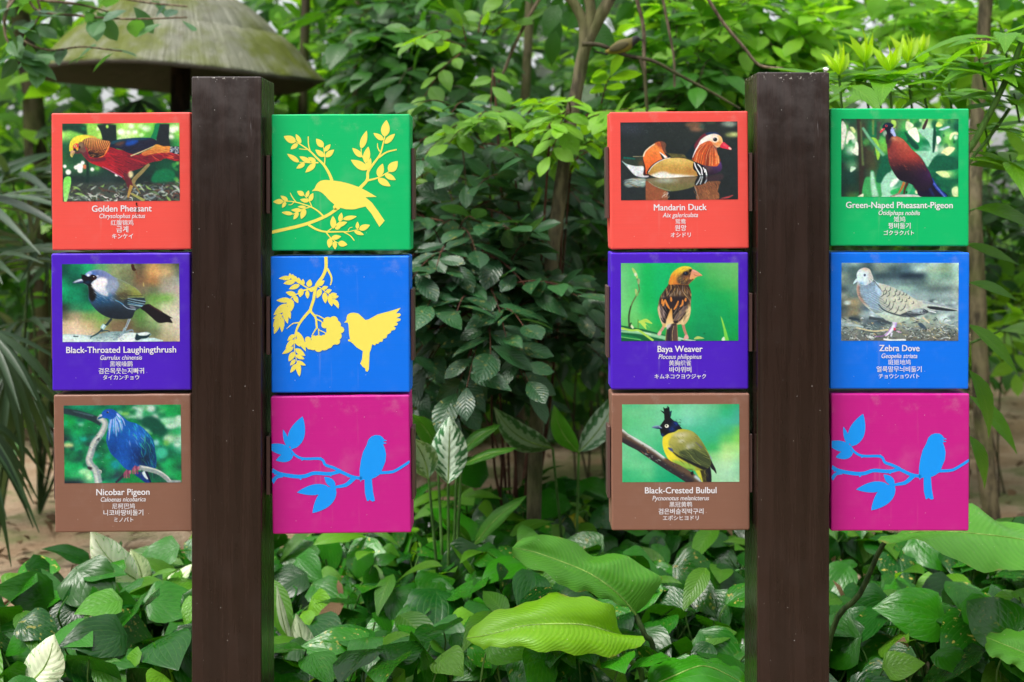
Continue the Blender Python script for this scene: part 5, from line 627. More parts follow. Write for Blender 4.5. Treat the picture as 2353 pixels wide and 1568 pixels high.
# materials of the plants
M_BETEL = leaf_mat('betel_leaf', (.004, .054, .006), (.030, .205, .005), (.14, .36, .06), .20, 'palmate', .20, spots=1, spec=.38, vamt=.26, bst=.22)
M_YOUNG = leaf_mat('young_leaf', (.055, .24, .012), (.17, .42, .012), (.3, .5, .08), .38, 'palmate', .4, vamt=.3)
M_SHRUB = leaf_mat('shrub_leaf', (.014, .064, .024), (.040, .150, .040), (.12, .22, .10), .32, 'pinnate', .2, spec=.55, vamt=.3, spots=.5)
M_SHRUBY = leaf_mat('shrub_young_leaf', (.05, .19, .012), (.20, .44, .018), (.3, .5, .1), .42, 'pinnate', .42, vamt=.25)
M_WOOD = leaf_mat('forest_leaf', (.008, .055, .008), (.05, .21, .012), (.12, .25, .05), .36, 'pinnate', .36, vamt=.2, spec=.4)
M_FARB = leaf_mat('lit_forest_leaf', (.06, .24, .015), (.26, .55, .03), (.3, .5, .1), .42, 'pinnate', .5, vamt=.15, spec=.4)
M_GREY = leaf_mat('dull_overhead_leaf', (.05, .12, .075), (.09, .28, .05), (.12, .22, .09), .40, 'pinnate', .4, vamt=.25)
M_PALM = leaf_mat('palm_leaflet', (.014, .045, .018), (.06, .12, .05), (.10, .16, .09), .42, 'parallel', .22, nv=1, vamt=.3)
M_CANNA = leaf_mat('broad_leaf_bright', (.14, .40, .006), (.24, .55, .008), (.38, .62, .05), .34, 'parallel', .36, nv=34, vamt=.4, worn=1)
M_CANND = leaf_mat('broad_leaf_green', (.05, .21, .016), (.085, .31, .02), (.18, .36, .06), .32, 'parallel', .26, nv=34, vamt=.4, worn=1)
M_AGLA = leaf_mat('silver_leaf', (.46, .58, .44), (.60, .72, .58), (.6, .7, .55), .4, 'pinnate', .10, pat=(.03, .13, .04), vamt=.2, tcol=(.5, .65, .4), pt=(.42, .58))
M_SPECK = leaf_mat('speckled_leaf', (.34, .47, .32), (.46, .58, .42), (.5, .6, .42), .4, 'pinnate', .1, pat=(.045, .16, .05), vamt=.2, fe=.07, pt=(.40, .55))
M_PALE = leaf_mat('cream_leaf', (.78, .88, .56), (.86, .92, .72), (.85, .9, .65), .4, 'pinnate', .12, pat=(.10, .30, .05), vamt=.2, tcol=(.7, .85, .45), pt=(.74, .84), rib=.1)
M_LANCE = leaf_mat('lance_leaf', (.06, .22, .012), (.15, .40, .014), (.3, .52, .08), .36, 'pinnate', .45, nv=12, vamt=.3)
M_NEW = leaf_mat('new_tip_leaf', (.36, .60, .01), (.50, .72, .012), (.55, .7, .1), .4, 'pinnate', .55, nv=12, vamt=.2)
M_YELLOW = leaf_mat('yellow_leaf', (.40, .36, .01), (.5, .46, .02), (.5, .45, .1), .4, 'palmate', .4, spots=1)
M_RIB = bark_mat('pale_midrib', (.20, .36, .06), (.32, .48, .12), 40); M_STEM = bark_mat('green_stem', (.05, .13, .02), (.09, .19, .04), 40); M_DSTEM = bark_mat('dark_stem', (.02, .045, .012), (.045, .08, .02), 40); M_RSTEM = bark_mat('red_brown_twig', (.05, .018, .012), (.10, .04, .025), 50)
M_BARK = bark_mat('grey_green_bark', (.058, .048, .028), (.14, .118, .068), 28, .5); M_BARKD = bark_mat('dark_bark', (.028, .022, .014), (.065, .052, .032), 26, .5); M_TWIG = bark_mat('pale_twig', (.10, .07, .045), (.20, .15, .10), 50)
def soil_mat():
    b = NB('sandy_soil'); oc = b.coord(); n1 = b.noise(oc, 2.2, 5, .6); n2 = b.noise(oc, 45, 4, .7); n3 = b.noise(oc, 160, 2, .6)
    c = b.mix(b.ramp(n1, .35, .65), (.27, .18, .105), (.43, .33, .235)); c = b.mix(b.math('MULTIPLY', b.ramp(n2, .45, .7), .5), c, (.12, .07, .04)); c = b.mix(b.math('MULTIPLY', b.ramp(n3, .6, .75), .5), c, (.5, .4, .28))
    ms = b.math('MULTIPLY', b.ramp(b.noise(oc, 1.1, 5, .65), .52, .62), .75); c = b.mix(ms, c, (.10, .13, .03)); return b.done(b.bsdf(c, .95, b.bump(n2, .8, .02), .2))
# ------------------------------------------------------------------ ground
gx = np.concatenate([np.linspace(-80, -6, 8), np.linspace(-5, 5, 60), np.linspace(6, 80, 8)]); gy = np.concatenate([np.linspace(-30, 2, 6), np.linspace(2.3, 12, 70), np.linspace(14, 160, 12)])
X, Y = np.meshgrid(gx, gy); near = np.clip(1-np.abs(X)/9, 0, 1)*np.clip((13-np.abs(Y-5))/13, 0, 1); Z = near*(.03*np.sin(X*2.1+Y)*np.cos(Y*1.7)+.02*np.sin(X*5.3)*np.sin(Y*4.1))
n = len(gx); i = np.arange(len(gy)-1)[:, None]*n; j = np.arange(n-1)[None]
tag(mesh_obj('ground', np.stack([X.ravel(), Y.ravel(), Z.ravel()], 1), np.stack([i+j, i+j+1, i+n+j+1, i+n+j], -1).reshape(-1, 4), soil_mat()), kind='structure')
# fallen leaves and grit on the bare soil
lv = Leaves([leaf_tpl(2, 3, p_ovate(.24), .3, .3), leaf_tpl(2, 3, p_lance(.15), .3, .4)])
M_LITTER = leaf_mat('dry_leaf', (.08, .045, .025), (.26, .16, .08), (.2, .12, .07), .8, 'pinnate', .1, tcol=(.3, .2, .08), spec=.2)
for _ in range(1500):
    y = rng.uniform(4.5, 12); x = rng.uniform(-.45, .45)*y; a = rng.uniform(0, 6.28); lv.add((x, y, .025+rng.uniform(-.01, .02)), (math.cos(a), math.sin(a), rng.normal(0, .15)), (rng.normal(0, .3), rng.normal(0, .3), 1), rng.uniform(.04, .11), tn(0, 1, .5, 1.2))
for _ in range(90):
    y = rng.uniform(3.0, 4.8); x = rng.uniform(-.42, .42)*y; lv.add((x, y, rng.uniform(.25, .42)), (rng.normal(), rng.normal(), -.4), (rng.normal(0, .5), -.5, 1), rng.uniform(.05, .10), tn(.3, 1, .7, 1.2))
tag(lv.build('leaf_litter', M_LITTER), kind='stuff')
# ------------------------------------------------------------------ ground cover of heart-shaped leaves
T_BETEL = [leaf_tpl(8, 9, p_heart(.44), .22, .22, .05, .10), leaf_tpl(8, 9, p_heart(.50), .30, .35, .07, .12), leaf_tpl(8, 9, p_heart(.40), .12, .12, .04, .08, .2), leaf_tpl(8, 9, p_ovate(.34, .7), .3, .3, .06, 0, -.2)]
def bed_back(x, y=None):
    """how far back the ground cover reaches, by the column of the photograph"""
    px = 1176.5+x*FPX/3.8
    return np.interp(px, [-400, 0, 110, 150, 430, 640, 900, 960, 1100, 1400, 1750, 1900, 2050, 2353, 2800], [3.6, 3.6, 3.65, 4.2, 4.3, 4.9, 5.3, 5.4, 5.0, 5.3, 5.2, 4.9, 4.8, 4.6, 4.6])
lv = Leaves(T_BETEL); ly = Leaves(T_BETEL); stems = []; cnt = 0
while cnt < 2300:
    y = rng.uniform(2.98, 5.5); x = rng.uniform(-.43, .43)*y+rng.normal(0, .05)
    if y > bed_back(x): continue
    back = bed_back(x)-y; top = (.41+.05*math.sin(x*5+1)+.05*math.sin(y*7+x*3))*min(1, .6+back*2); h = top*(1-rng.uniform(0, 1)**1.7*.75)+rng.normal(0, .015); cnt += 1
    a = rng.uniform(0, 6.28); f = np.array([math.cos(a), math.sin(a)-.35, rng.normal(-.3, .42)]); nrm = np.array([rng.normal(0, .45), rng.normal(-.45, .45), 1.0]); sz = rng.uniform(.07, .165)*(1.1 if y < 3.6 else 1)
    p = np.array([x, y, h]); young = rng.uniform() < .16 and h > top*.75
    (ly if young else lv).add(p, f, nrm, sz*(.7 if young else 1), tn(0, 1, .5, 1.35, 1. if rng.uniform() < .22 else .1))
    if rng.uniform() < .5: b0 = p+np.array([rng.normal(0, .04), rng.uniform(0, .05), -rng.uniform(.08, .2)]); stems.append(([b0, (p+b0)/2+rng.normal(0, .012, 3), p], .0028, .0018))
for _ in range(420):
    y = rng.uniform(2.98, 5); x = rng.uniform(-.43, .43)*y
    if y > bed_back(x)-.15: continue
    stems.append(([(x, y, 0), (x+rng.normal(0, .04), y, .15), (x+rng.normal(0, .07), y-.02, .34)], .004, .003))
gc = lv.build('ground_cover', M_BETEL); tag(gc, kind='stuff'); mesh_obj('ground_cover_stems', *tubes(stems, 5), M_STEM, gc); ly.build('young_growth', M_YOUNG, gc)
lz = Leaves([leaf_tpl(4, 7, p_lance(.17), .3, .4), leaf_tpl(4, 7, p_ovate(.2, .9), .3, .5), leaf_tpl(4, 7, p_lance(.13), .3, .7)])
for _ in range(150):
    y = rng.uniform(3.0, 5.0); x = rng.uniform(-.43, .43)*y
    if y > bed_back(x)-.05: continue
    a = rng.uniform(0, 6.28); lz.add((x, y, .40+rng.normal(0, .04)), (math.cos(a), math.sin(a)-.2, rng.uniform(-.3, .5)), (rng.normal(0, .3), -.5, 1), rng.uniform(.12, .22), tn(0, .8, .6, 1.2))
lz.build('lance_growth', M_LANCE, gc)
# white buds dotted over it
V = []
for _ in range(22):
    y = rng.uniform(3.1, 4.8); x = rng.uniform(-.3, .42)*y
    if y < bed_back(x)-.2: V.append(([(x, y, .375), (x+.001, y, .381), (x, y-.002, .388)], .0032, .0022))
mesh_obj('flower_spikes', *tubes(V, 6), M_SPOT, gc)
# ------------------------------------------------------------------ big single leaves
def big_leaf(name, mid, top, bot, mat, parent, origin, cup=.03, tint=(.5, 1, 0), nu=10, nv=30, ruf=.006):
    """leaf blade from base to tip: three lines of points (midrib, upper edge, lower edge)"""
    def rs(p, k):
        p = crom(np.array([tuple(q) for q in p]), False, 12); s = np.concatenate([[0], np.cumsum(np.linalg.norm(np.diff(p, axis=0), axis=1))]); t = np.linspace(0, s[-1], k); return np.stack([np.interp(t, s, p[:, c]) for c in range(3)], 1)
    m, a, b = rs(mid, nv+1), rs(top, nv+1), rs(bot, nv+1); V, U = [], []
    for k in range(nv+1):
        for u in np.linspace(-1, 1, nu+1):
            e = a[k] if u > 0 else b[k]; q = m[k]+(e-m[k])*abs(u); q = q+np.array([0, -1, .3])*cup*math.sin(math.pi*abs(u))*math.sin(math.pi*k/nv)+np.array([0, 1, .4])*ruf*math.sin(k*1.3+u*2)*abs(u)**2
            V.append(q-np.array(tuple(origin))); U.append(((u+1)/2, k/nv))
    i = np.arange(nv)[:, None]*(nu+1); j = np.arange(nu)[None]; F = np.stack([i+j, i+j+1, i+nu+2+j, i+nu+1+j], -1).reshape(-1, 4)
    lf_ = mesh_obj(name, np.array(V), F, mat, parent, True, np.array(U), np.tile(tint, (len(V), 1)))
    mr = [q-np.array(tuple(origin))+np.array([0, -.0015, 0]) for q in m[::3]]; mesh_obj('midrib', *tubes([(mr, .0026, .0006)], 6), M_RIB, lf_); return lf_
def pts(Ys, *xy): 
    n = len(xy)//2; Ys = np.interp(np.linspace(0, 1, n), np.linspace(0, 1, len(Ys)), Ys); return [at(xy[2*i], xy[2*i+1], Ys[i]) for i in range(n)]
def stalk(parent, origin, P, r0, r1, mat=None): return mesh_obj('stem', *tubes([([np.array(tuple(p))-np.array(tuple(origin)) for p in P], r0, r1)], 8), mat or M_STEM, parent)
G_BROAD = 'broad ribbed leaves over the ground cover'
o = at(1480, 1640, 3.1); o.z = 0; t = thing('broad_leaf_plant', 'bright lime-green broad ribbed leaf held low in front of the ground cover', 'plant', o, G_BROAD)
big_leaf('leaf', pts([3.05, 2.95, 2.9], 1430, 1461, 1401, 1453, 1351, 1437, 1284, 1433, 1201, 1438, 1134, 1456, 1072, 1466), pts([3.05, 3.02, 2.92], 1430, 1461, 1420, 1440, 1412, 1400, 1395, 1384, 1335, 1372, 1262, 1365, 1215, 1386, 1160, 1398, 1110, 1420, 1082, 1448, 1072, 1466), pts([3.05, 2.88, 2.9], 1430, 1461, 1484, 1468, 1455, 1490, 1405, 1507, 1330, 1503, 1251, 1496, 1170, 1486, 1130, 1485, 1108, 1500, 1102, 1486, 1072, 1466), M_CANNA, t, o, .02, (.6, 1, 0))
stalk(t, o, [at(1424, 1486, 3.02), at(1448, 1520, 3.05), at(1478, 1572, 3.08), o], .006, .008)
o = at(1520, 1640, 3.15); o.z = 0; t = thing('broad_leaf_plant', 'mid-green wavy broad ribbed leaf above the lime-green one', 'plant', o, G_BROAD)
big_leaf('leaf', pts([3.15, 3.12, 3.05], 1461, 1413, 1417, 1363, 1351, 1316, 1251, 1276, 1200, 1262, 1177, 1259), pts([3.15, 3.25, 3.08], 1461, 1413, 1490, 1380, 1520, 1345, 1517, 1320, 1470, 1300, 1440, 1274, 1410, 1272, 1372, 1280, 1335, 1258, 1294, 1233, 1262, 1234, 1234, 1227, 1200, 1240, 1177, 1259), pts([3.15, 3.02, 3.0], 1461, 1413, 1440, 1396, 1405, 1383, 1351, 1362, 1300, 1352, 1267, 1326, 1230, 1308, 1200, 1297, 1180, 1276, 1177, 1259), M_CANND, t, o, .02, (.6, 1.15, 0))
stalk(t, o, [at(1461, 1413, 3.15), at(1482, 1460, 3.14), at(1504, 1515, 3.15), o], .006, .008, M_DSTEM)
o = at(1850, 1600, 3.2); o.z = 0; t = thing('broad_leaf_plant', 'large green broad leaf on a long dark arching stalk below the right-hand magenta block', 'plant', o, G_BROAD)
big_leaf('leaf', pts([3.1, 3.15, 3.2], 2060, 1232, 2110, 1222, 2180, 1222, 2260, 1228, 2353, 1240, 2450, 1262, 2540, 1300), pts([3.1, 3.35, 3.3], 2060, 1232, 2090, 1200, 2160, 1165, 2235, 1160, 2290, 1198, 2350, 1204, 2450, 1220, 2540, 1300), pts([3.1, 3.0, 3.1], 2060, 1232, 2020, 1236, 2030, 1250, 2100, 1240, 2168, 1272, 2235, 1306, 2285, 1315, 2353, 1307, 2450, 1320, 2540, 1300), M_CANND, t, o, .015, (.9, 1.35, 0))
stalk(t, o, [at(2062, 1230, 3.1), at(2028, 1253, 3.1), at(1975, 1366, 3.12), at(1908, 1463, 3.15), o], .0055, .008, M_DSTEM)
o = at(2420, 1700, 3.0); o.z = 0; t = thing('broad_leaf_plant', 'torn-edged broad leaf cut off by the right edge of the photo', 'plant', o, G_BROAD)
big_leaf('leaf', pts([3.0], 2470, 1560, 2400, 1520, 2330, 1490, 2265, 1464), pts([3.05], 2470, 1560, 2450, 1500, 2400, 1465, 2340, 1448, 2290, 1452, 2265, 1464), pts([2.95], 2470, 1560, 2430, 1568, 2380, 1556, 2320, 1525, 2270, 1502, 2265, 1464), M_CANND, t, o, .015, (.9, 1.3, 0)); stalk(t, o, [at(2470, 1560, 3.0), o], .006, .008)
o = at(1600, 1760, 2.98); o.z = 0; t = thing('young_betel_plant', 'glossy green heart-shaped leaf at the bottom edge just left of the mandarin duck post', 'plant', o)
big_leaf('leaf', pts([2.98], 1480, 1585, 1560, 1548, 1620, 1530, 1690, 1560, 1740, 1590), pts([3.06], 1480, 1585, 1500, 1530, 1560, 1512, 1620, 1510, 1700, 1538, 1740, 1590), pts([2.9], 1480, 1585, 1520, 1600, 1580, 1610, 1640, 1610, 1700, 1600, 1740, 1590), M_BETEL, t, o, .012, (1, 1.5, 0)); stalk(t, o, [at(1480, 1585, 2.98), o], .003, .004)
# variegated plants
def strap_leaf(parent, o, base, tip, w, mat, Yb, Yt, bend=0, tint=(.5, 1, 0), nm='leaf'):
    b, t_ = np.array(base, float), np.array(tip, float); d = t_-b; nn = np.array([-d[1], d[0]])/np.linalg.norm(d); q = np.linspace(0, 1, 8); mid, A, B = [], [], []
    for s in q:
        c = b+d*s+nn*bend*math.sin(math.pi*s); e = w/2*math.sin(math.pi*s**.85)**.9; y = Yb+(Yt-Yb)*s; mid.append(at(c[0], c[1], y)); A.append(at(*(c+nn*e), y-.02)); B.append(at(*(c-nn*e), y+.03))
    return big_leaf(nm, mid, A, B, mat, parent, o, .008, tint, 8, 14, .002)
def clump(name, label, cat, foot, Y, leaves, group=None):
    o = at(foot[0], foot[1], Y); o.z = 0; t = thing(name, label, cat, o, group)
    for (b, tp, w, mat, dy0, dy1, bend, tint) in leaves:
        strap_leaf(t, o, b, tp, w, mat, Y+dy0, Y+dy1, bend, tint); stalk(t, o, [at(b[0], b[1], Y+dy0), (np.array(tuple(at(b[0], b[1], Y+dy0)))+np.array(tuple(o)))/2+np.array([0, .02, 0]), o], .004, .006)
    return t
clump('strap_leaf_plant', 'long green strap leaf arching out of the ground cover near the left-hand magenta block', 'plant', (1080, 1400), 3.9, [((1088, 1255), (1212, 1138), 34, M_CANND, 0, -.05, -10, (.9, 1, 0)), ((1085, 1260), (1010, 1190), 30, M_CANND, .05, 0, 8, (.3, .9, 0))])
G_VAR = 'silver-variegated plants on the bare soil'
clump('variegated_plant', 'silver and green feather-patterned plant with one upright leaf beside the left-hand magenta block', 'plant', (1030, 1210), 3.8, [((1030, 1112), (1034, 955), 86, M_AGLA, 0, -.05, 0, (.7, 1.4, 0)), ((985, 1100), (945, 1005), 66, M_SPECK, .02, -.05, 8, (.4, 1.1, 0)), ((1005, 1040), (940, 950), 48, M_CANND, .1, .05, 10, (.8, .9, 0)), ((1050, 1050), (1152, 975), 30, M_CANND, .08, .05, -8, (.4, .9, 0)), ((1060, 1070), (1190, 1030), 22, M_CANND, .06, 0, -6, (.8, 1, 0))], G_VAR)
clump('variegated_plant', 'feather-patterned plant with arching pale leaves and one bright green leaf', 'plant', (1320, 1150), 4.15, [((1270, 1030), (1135, 936), 62, M_SPECK, 0, -.1, -22, (.3, .95, 0)), ((1330, 1040), (1272, 930), 46, M_CANND, -.05, -.1, -12, (1, 1.6, 0)), ((1330, 1040), (1425, 895), 62, M_SPECK, 0, .1, 10, (.5, 1.1, 0))], G_VAR)
clump('cream_leaf_plant', 'tall pale cream arrow-shaped leaf below the nicobar pigeon block', 'plant', (300, 1420), 3.95, [((318, 1335), (208, 1218), 84, M_PALE, -.2, -.25, -14, (.9, 1.4, 0)), ((330, 1350), (300, 1262), 50, M_PALE, -.1, -.15, 6, (.2, 1.1, 0)), ((350, 1370), (442, 1296), 40, M_PALE, -.1, -.15, 8, (.3, 1.1, 0))], 'cream-leaved plants in the ground cover')
clump('cream_leaf_plant', 'white and green blotched leaf in the lower left corner', 'plant', (60, 1640), 3.2, [((62, 1575), (124, 1458), 92, M_PALE, -.12, -.14, 16, (.4, 1.0, 0))], 'cream-leaved plants in the ground cover')
clump('cream_leaf_plant', 'pale folded leaf low between the ground cover leaves just right of the left post', 'plant', (690, 1600), 3.3, [((690, 1560), (680, 1410), 62, M_PALE, 0, -.02, 10, (.2, 1, 0)), ((672, 1500), (636, 1345), 22, M_PALE, .02, 0, -4, (.3, .8, 0))], 'cream-leaved plants in the ground cover')
o = at(1310, 1260, 4.4); o.z = 0; t = thing('yellowing_plant', 'single yellow withering heart-shaped leaf among the green ground cover', 'plant', o); strap_leaf(t, o, (1322, 1180), (1314, 1240), 56, M_YELLOW, 4.4, 4.38, 0, (.5, 1, 1)); stalk(t, o, [at(1322, 1180, 4.4), at(1350, 1200, 4.42), o], .003, .004)
# ------------------------------------------------------------------ trees and shrubs
def taper_run(P, r0, r1): return ([tuple(p) for p in P], r0, r1)
T_OV = [leaf_tpl(4, 5, p_ovate(.27), .25, .2), leaf_tpl(4, 5, p_ovate(.30), .35, .35), leaf_tpl(4, 5, p_obov(.24), .2, .15)]
T_OB = [leaf_tpl(6, 6, p_obov(.25), .22, .15, .02), leaf_tpl(6, 6, p_obov(.28), .3, .28, .03), leaf_tpl(6, 6, p_ovate(.25), .3, .2, .02)]
T_LAN = [leaf_tpl(4, 6, p_lance(.15), .3, .35), leaf_tpl(4, 6, p_lance(.17), .25, .6), leaf_tpl(4, 6, p_lance(.14), .3, .15)]
T_FAR = [leaf_tpl(2, 3, p_ovate(.27), .3, .25), leaf_tpl(2, 3, p_lance(.17), .3, .35), leaf_tpl(2, 3, p_ovate(.36), .3, .2)]
def spray(lv, p0, d, Lr, k, size, tint, runs=None, tilt=.5, droop=.4):
    """a twig of alternate leaflets from p0 along d"""
    d = unit(d); side = unit(np.cross(d, UP+rng.normal(0, .1, 3))); up = unit(np.cross(side, d)); P = [np.array(tuple(p0))+d*Lr*s+np.array([0, 0, -droop*Lr*s*s]) for s in np.linspace(0, 1, 4)]
    if runs is not None: runs.append((P, .0030, .0012))
    for i in range(k):
        s = (i+1)/k; j = s*3; a = int(min(2, j)); q = P[a]+(P[a+1]-P[a])*(j-a); sg = 1 if i % 2 else -1
        dd = d*(.45 if i < k-1 else 1)+side*sg*(.9 if i < k-1 else .1)+np.array([0, 0, -.25])+rng.normal(0, .15, 3); nn = up+np.array([0, -tilt, .3])+rng.normal(0, .22, 3)
        lv.add(q, dd, nn, size*rng.uniform(.75, 1.15)*(.8 if s < .3 else 1), (np.clip(tint[0]+rng.normal(0, .18), 0, 1), tint[1]*rng.uniform(.8, 1.2), tint[2]*rng.uniform(0, 1)))
def ell_pts(n, c, r, shell=.35):
    """n points in an ellipsoid, denser towards its outside; with the outward direction"""
    u = rng.normal(0, 1, (n, 3)); u /= np.linalg.norm(u, axis=1)[:, None]; q = rng.uniform(0, 1, (n, 1))**shell; return np.array(tuple(c))+u*q*np.asarray(r), u
def shrub(name, label, cat, foot, blobs, mats, stem_mat, tpl, group=None, twig=.0035):
    """blobs: (px, py, Y, rx px, ry px, depth, sprays, leaflets, leaf size, tint, material index)"""
    o = Vector(foot); t = thing(name, label, cat, o, group); per = {}; runs = []
    for (px, py, Y, rx, ry, dp, n, k, sz, tint, mi) in blobs:
        c = at(px, py, Y); P, u = ell_pts(n, c, (rx*Y/FPX, dp, ry*Y/FPX)); lv = per.setdefault(mi, Leaves(tpl))
        hub = np.array([c.x*.6+o.x*.4, Y+.1, max(.1, c.z-ry*Y/FPX*.7)])
        for p, d in zip(P, u):
            dd = d*np.array([1, .8, .35])+np.array([0, -.3, .12])+rng.normal(0, .3, 3); spray(lv, p, dd, sz*rng.uniform(1.3, 2.1), k, sz, tint, runs)
            if rng.uniform() < .16: runs.append(([hub, (hub+p)/2+rng.normal(0, .03, 3), p], .0035, .002))
        runs.append(([np.array(tuple(o))+rng.normal(0, .06, 3)*[1, 1, 0], np.array(tuple(o))*.5+hub*.5+rng.normal(0, .05, 3), hub], .006, .004))
    oo = np.array(tuple(o)); mesh_obj('branches', *tubes([([np.array(tuple(p))-oo for p in r[0]], r[1], r[2]) for r in runs], 5), stem_mat, t)
    for mi, lv in per.items(): lv.build('foliage' if mi == 0 else 'bright_foliage', mats[mi], t, oo)
    return t
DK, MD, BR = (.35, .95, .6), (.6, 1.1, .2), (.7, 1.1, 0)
shrub('compound_leaf_shrub', 'dense dark blue-green shrub with drooping rounded leaflets between the two posts', 'shrub', (at(1165, 0, 4.7).x, 4.7, 0),
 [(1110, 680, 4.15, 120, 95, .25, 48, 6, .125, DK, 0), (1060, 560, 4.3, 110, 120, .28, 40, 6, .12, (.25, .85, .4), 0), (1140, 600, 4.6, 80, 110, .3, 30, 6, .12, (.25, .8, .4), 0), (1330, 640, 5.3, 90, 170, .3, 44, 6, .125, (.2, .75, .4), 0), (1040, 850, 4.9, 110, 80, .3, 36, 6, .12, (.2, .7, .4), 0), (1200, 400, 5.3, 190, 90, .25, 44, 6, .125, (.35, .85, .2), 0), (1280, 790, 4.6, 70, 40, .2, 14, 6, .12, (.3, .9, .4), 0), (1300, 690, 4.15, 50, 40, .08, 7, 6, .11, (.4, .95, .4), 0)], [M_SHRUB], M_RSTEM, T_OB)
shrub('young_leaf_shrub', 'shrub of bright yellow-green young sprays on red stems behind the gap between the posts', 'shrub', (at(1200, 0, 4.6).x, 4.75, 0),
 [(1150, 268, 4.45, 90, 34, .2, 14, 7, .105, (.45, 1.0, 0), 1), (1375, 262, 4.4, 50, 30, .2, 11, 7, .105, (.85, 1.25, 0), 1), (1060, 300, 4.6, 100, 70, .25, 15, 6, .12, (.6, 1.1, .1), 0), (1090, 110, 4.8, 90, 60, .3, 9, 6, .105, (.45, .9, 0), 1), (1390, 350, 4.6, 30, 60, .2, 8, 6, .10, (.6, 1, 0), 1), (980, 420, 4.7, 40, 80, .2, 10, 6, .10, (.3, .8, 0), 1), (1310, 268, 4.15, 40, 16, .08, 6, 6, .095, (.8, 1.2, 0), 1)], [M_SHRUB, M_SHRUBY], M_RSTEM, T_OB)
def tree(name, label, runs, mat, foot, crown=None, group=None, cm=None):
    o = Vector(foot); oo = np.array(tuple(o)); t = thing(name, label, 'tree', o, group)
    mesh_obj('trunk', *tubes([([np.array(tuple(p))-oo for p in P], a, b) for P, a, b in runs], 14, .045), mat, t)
    if crown:
        lv = Leaves(T_OV); rr = []
        for (px, py, Y, rx, ry, dp, n, k, sz, tint) in crown:
            P, u = ell_pts(n, at(px, py, Y), (rx*Y/FPX, dp, ry*Y/FPX), .5)
            for p, d in zip(P, u): spray(lv, p, d+np.array([0, -.2, -.1]), sz*2, k, sz, tint, rr)
        lv.build('crown', cm or M_WOOD, t, oo)
    return t
Yt = 4.35
def g0(px, Y): p = at(px, 0, Y); return (p.x, Y, 0.)
tree('forked_tree', 'slim grey-green tree whose trunk forks at the top between the two posts', [([g0(1222, Yt), at(1232, 1000, Yt), at(1250, 760, Yt), at(1272, 560, Yt), at(1298, 360, Yt), at(1328, 190, Yt), at(1345, 110, Yt), at(1372, 50, Yt), at(1412, -30, Yt), at(1440, -160, Yt)], .025, .020), ([at(1342, 120, Yt), at(1342, 60, Yt), at(1320, 10, Yt), at(1285, -40, Yt), at(1270, -160, Yt)], .02, .013), ([at(1352, 90, Yt), at(1358, 30, Yt), at(1350, -20, Yt), at(1345, -120, Yt)], .02, .016)], M_BARK, g0(1222, Yt),
 [(1420, -190, 5.3, 300, 130, .8, 34, 6, .13, MD), (1150, -170, 5.6, 250, 110, .8, 24, 6, .13, MD)])
o = at(1338, 102, 4.30); t = thing('bare_branch', 'dark bare branch stretching right from the forked tree, with a bird on it', 'branch', o)
mesh_obj('stick', *tubes([([np.array(tuple(at(x, y, 4.30)))-np.array(tuple(o)) for x, y in ((1338, 102), (1380, 104), (1440, 128), (1500, 140), (1560, 172), (1640, 215), (1700, 250))], .0085, .004), ([np.array(tuple(at(x, y, 4.30)))-np.array(tuple(o)) for x, y in ((1470, 133), (1482, 180), (1487, 260))], .006, .004)], 7), M_BARKD, t)
